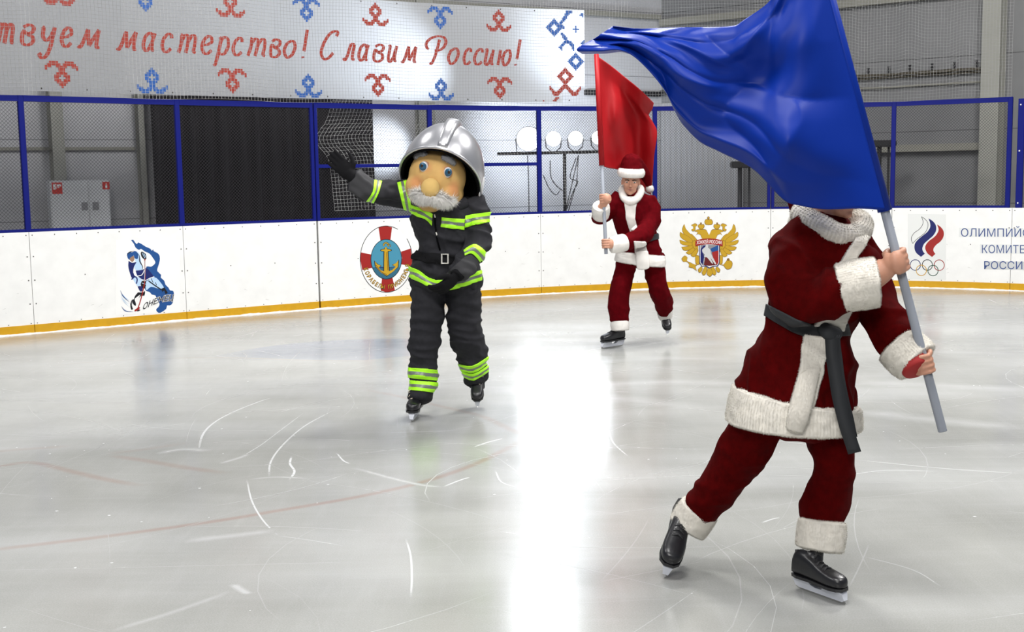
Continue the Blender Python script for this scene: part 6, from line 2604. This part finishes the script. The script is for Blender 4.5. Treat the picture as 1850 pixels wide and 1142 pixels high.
for pts, tp in (([(783, 352, .03), (770, 352, .03), (757, 351, .02), (747, 348, .01)], (0.028, 0.034, 0.030, 0.014)),
                ([(781, 353, .03), (795, 357, .03), (807, 361, .02), (820, 359, .008)], (0.028, 0.032, 0.024, 0.008))):
    Q = cr([(*onface(x, y, d_)[0], r) for (x, y, d_), r in zip(pts, tp)], 5)
    tube(bm, [Vector(q[:3]) for q in Q], 0.03, 14, taper=[float(q[3]) for q in Q])
bmesh.ops.recalc_face_normals(bm, faces=bm.faces)
for v in bm.verts:
    v.co += v.normal * 0.008 * noise.noise(v.co * 22)
fur(bm, 3500, 0.062, 0.0035, seed=71, droop=1.1, spread=0.6)
tag(obj('moustache', bm, M_mous, head, True), 'bushy white moustache')
bm = bmesh.new()
tube(bm, [onface(x, y, 0.004)[0] for x, y in ((768, 365), (775, 368), (783, 369), (790, 368))], 0.010, 10, taper=[0.006, 0.013, 0.013, 0.006])
obj('lips', bm, mat('costume lips', (0.42, 0.13, 0.09), 0.8), head, True)
# helmet
HH = P(799, 317, YM - 0.06)
RX, RF, RU = 74 * KM, 0.315, 94 * KM


def dome(sc, nseg=72, nr=40):
    bm = bmesh.new()
    ellipsoid(bm, HH, (r_ * RX * sc, f_ * RF * sc, u_ * RU * sc), nseg, nr)
    c0, k_ = -0.062, 1.02
    pn = (u_ - f_ * k_).normalized()
    bmesh.ops.bisect_plane(bm, geom=bm.verts[:] + bm.edges[:] + bm.faces[:], plane_co=HH + u_ * c0, plane_no=pn, clear_inner=True)
    bmesh.ops.recalc_face_normals(bm, faces=bm.faces)
    return bm


bm = dome(1.0)
edge = [v.co.copy() for v in bm.verts if v.is_boundary]
helm = obj('helmet', bm, M_helm, pm, True)
bm = dome(0.955)
bmesh.ops.reverse_faces(bm, faces=bm.faces)
obj('lining', bm, M_line, helm, True)
cen = sum(edge, Vector()) / len(edge)
ea, eb = r_, (f_ + u_ * 1.02).normalized()
edge.sort(key=lambda p: math.atan2((p - cen).dot(eb), (p - cen).dot(ea)))
keep = [edge[0]]
for p in edge[1:]:
    if (p - keep[-1]).length > 0.012:
        keep.append(p)
out_ = [p + (p - cen).normalized() * 0.004 for p in keep]
bm = bmesh.new()
tube(bm, out_, 0.011, 8, closed=True)
obj('rim', bm, M_helm, helm, True)
bm = bmesh.new()
inn = [cen + (p - cen) * 0.965 + (f_ * 0.3 - u_ * 0.3) * 0.0 for p in keep]
tube(bm, inn, 0.014, 8, closed=True)
obj('lining_edge', bm, M_line, helm, True)
bm = bmesh.new()
rows = []
for i in range(26):
    a = math.radians(36 + i * 5.6)
    b_, c_ = math.cos(a), math.sin(a)
    base = HH + f_ * (RF * b_) + u_ * (RU * c_)
    n_ = (f_ * (b_ / RF) + u_ * (c_ / RU)).normalized()
    hgt = 0.012 + 0.020 * math.sin(math.pi * min(1, i / 20))
    wd = 0.030 + 0.012 * math.sin(math.pi * i / 25)
    rows.append([bm.verts.new(base - r_ * wd * 1.25 - n_ * 0.012), bm.verts.new(base - r_ * wd + n_ * hgt * .8), bm.verts.new(base - r_ * wd * 0.4 + n_ * hgt), bm.verts.new(base + r_ * wd * 0.4 + n_ * hgt),
                 bm.verts.new(base + r_ * wd + n_ * hgt * .8), bm.verts.new(base + r_ * wd * 1.25 - n_ * 0.012)])
for p, q in zip(rows, rows[1:]):
    for k in range(5):
        bm.faces.new((p[k], q[k], q[k + 1], p[k + 1]))
bm.faces.new(rows[0])
bm.faces.new(rows[-1][::-1])
bmesh.ops.recalc_face_normals(bm, faces=bm.faces)
obj('crest', bm, M_helm, helm, True)
bm = bmesh.new()
pc = HH + r_ * (RX * 0.985) - u_ * 0.02 - f_ * 0.02
ellipsoid(bm, pc, (r_ * 0.012, f_ * 0.055, u_ * 0.075), 20, 14)
obj('side_badge', bm, mat('pale badge', (0.75, 0.75, 0.76), 0.4), helm, True)
# skates
skate(pm, G(756, 748.5), G(743, 764), Vector((0.03, 0.05, 1)), M_lace2, P(757, 710, YM) - P(754, 735, YM - 0.02), 0.03, boot_label='boot standing on the ice', sw=1.2, nl=4)
t_t = P(863, 738, YM + 0.13)
d_ = (-RT * 0.02 - UP * 0.62 - FW * 0.72).normalized()
skate(pm, t_t - d_ * 0.29, t_t, (UP * 0.68 - FW * 0.66 - RT * 0.05), M_lace2, P(861, 685, YM + 0.22) - P(863, 702, YM + 0.26), 0.03, length=0.29, boot_label='boot lifted behind, toe down', sw=1.15, nl=3)
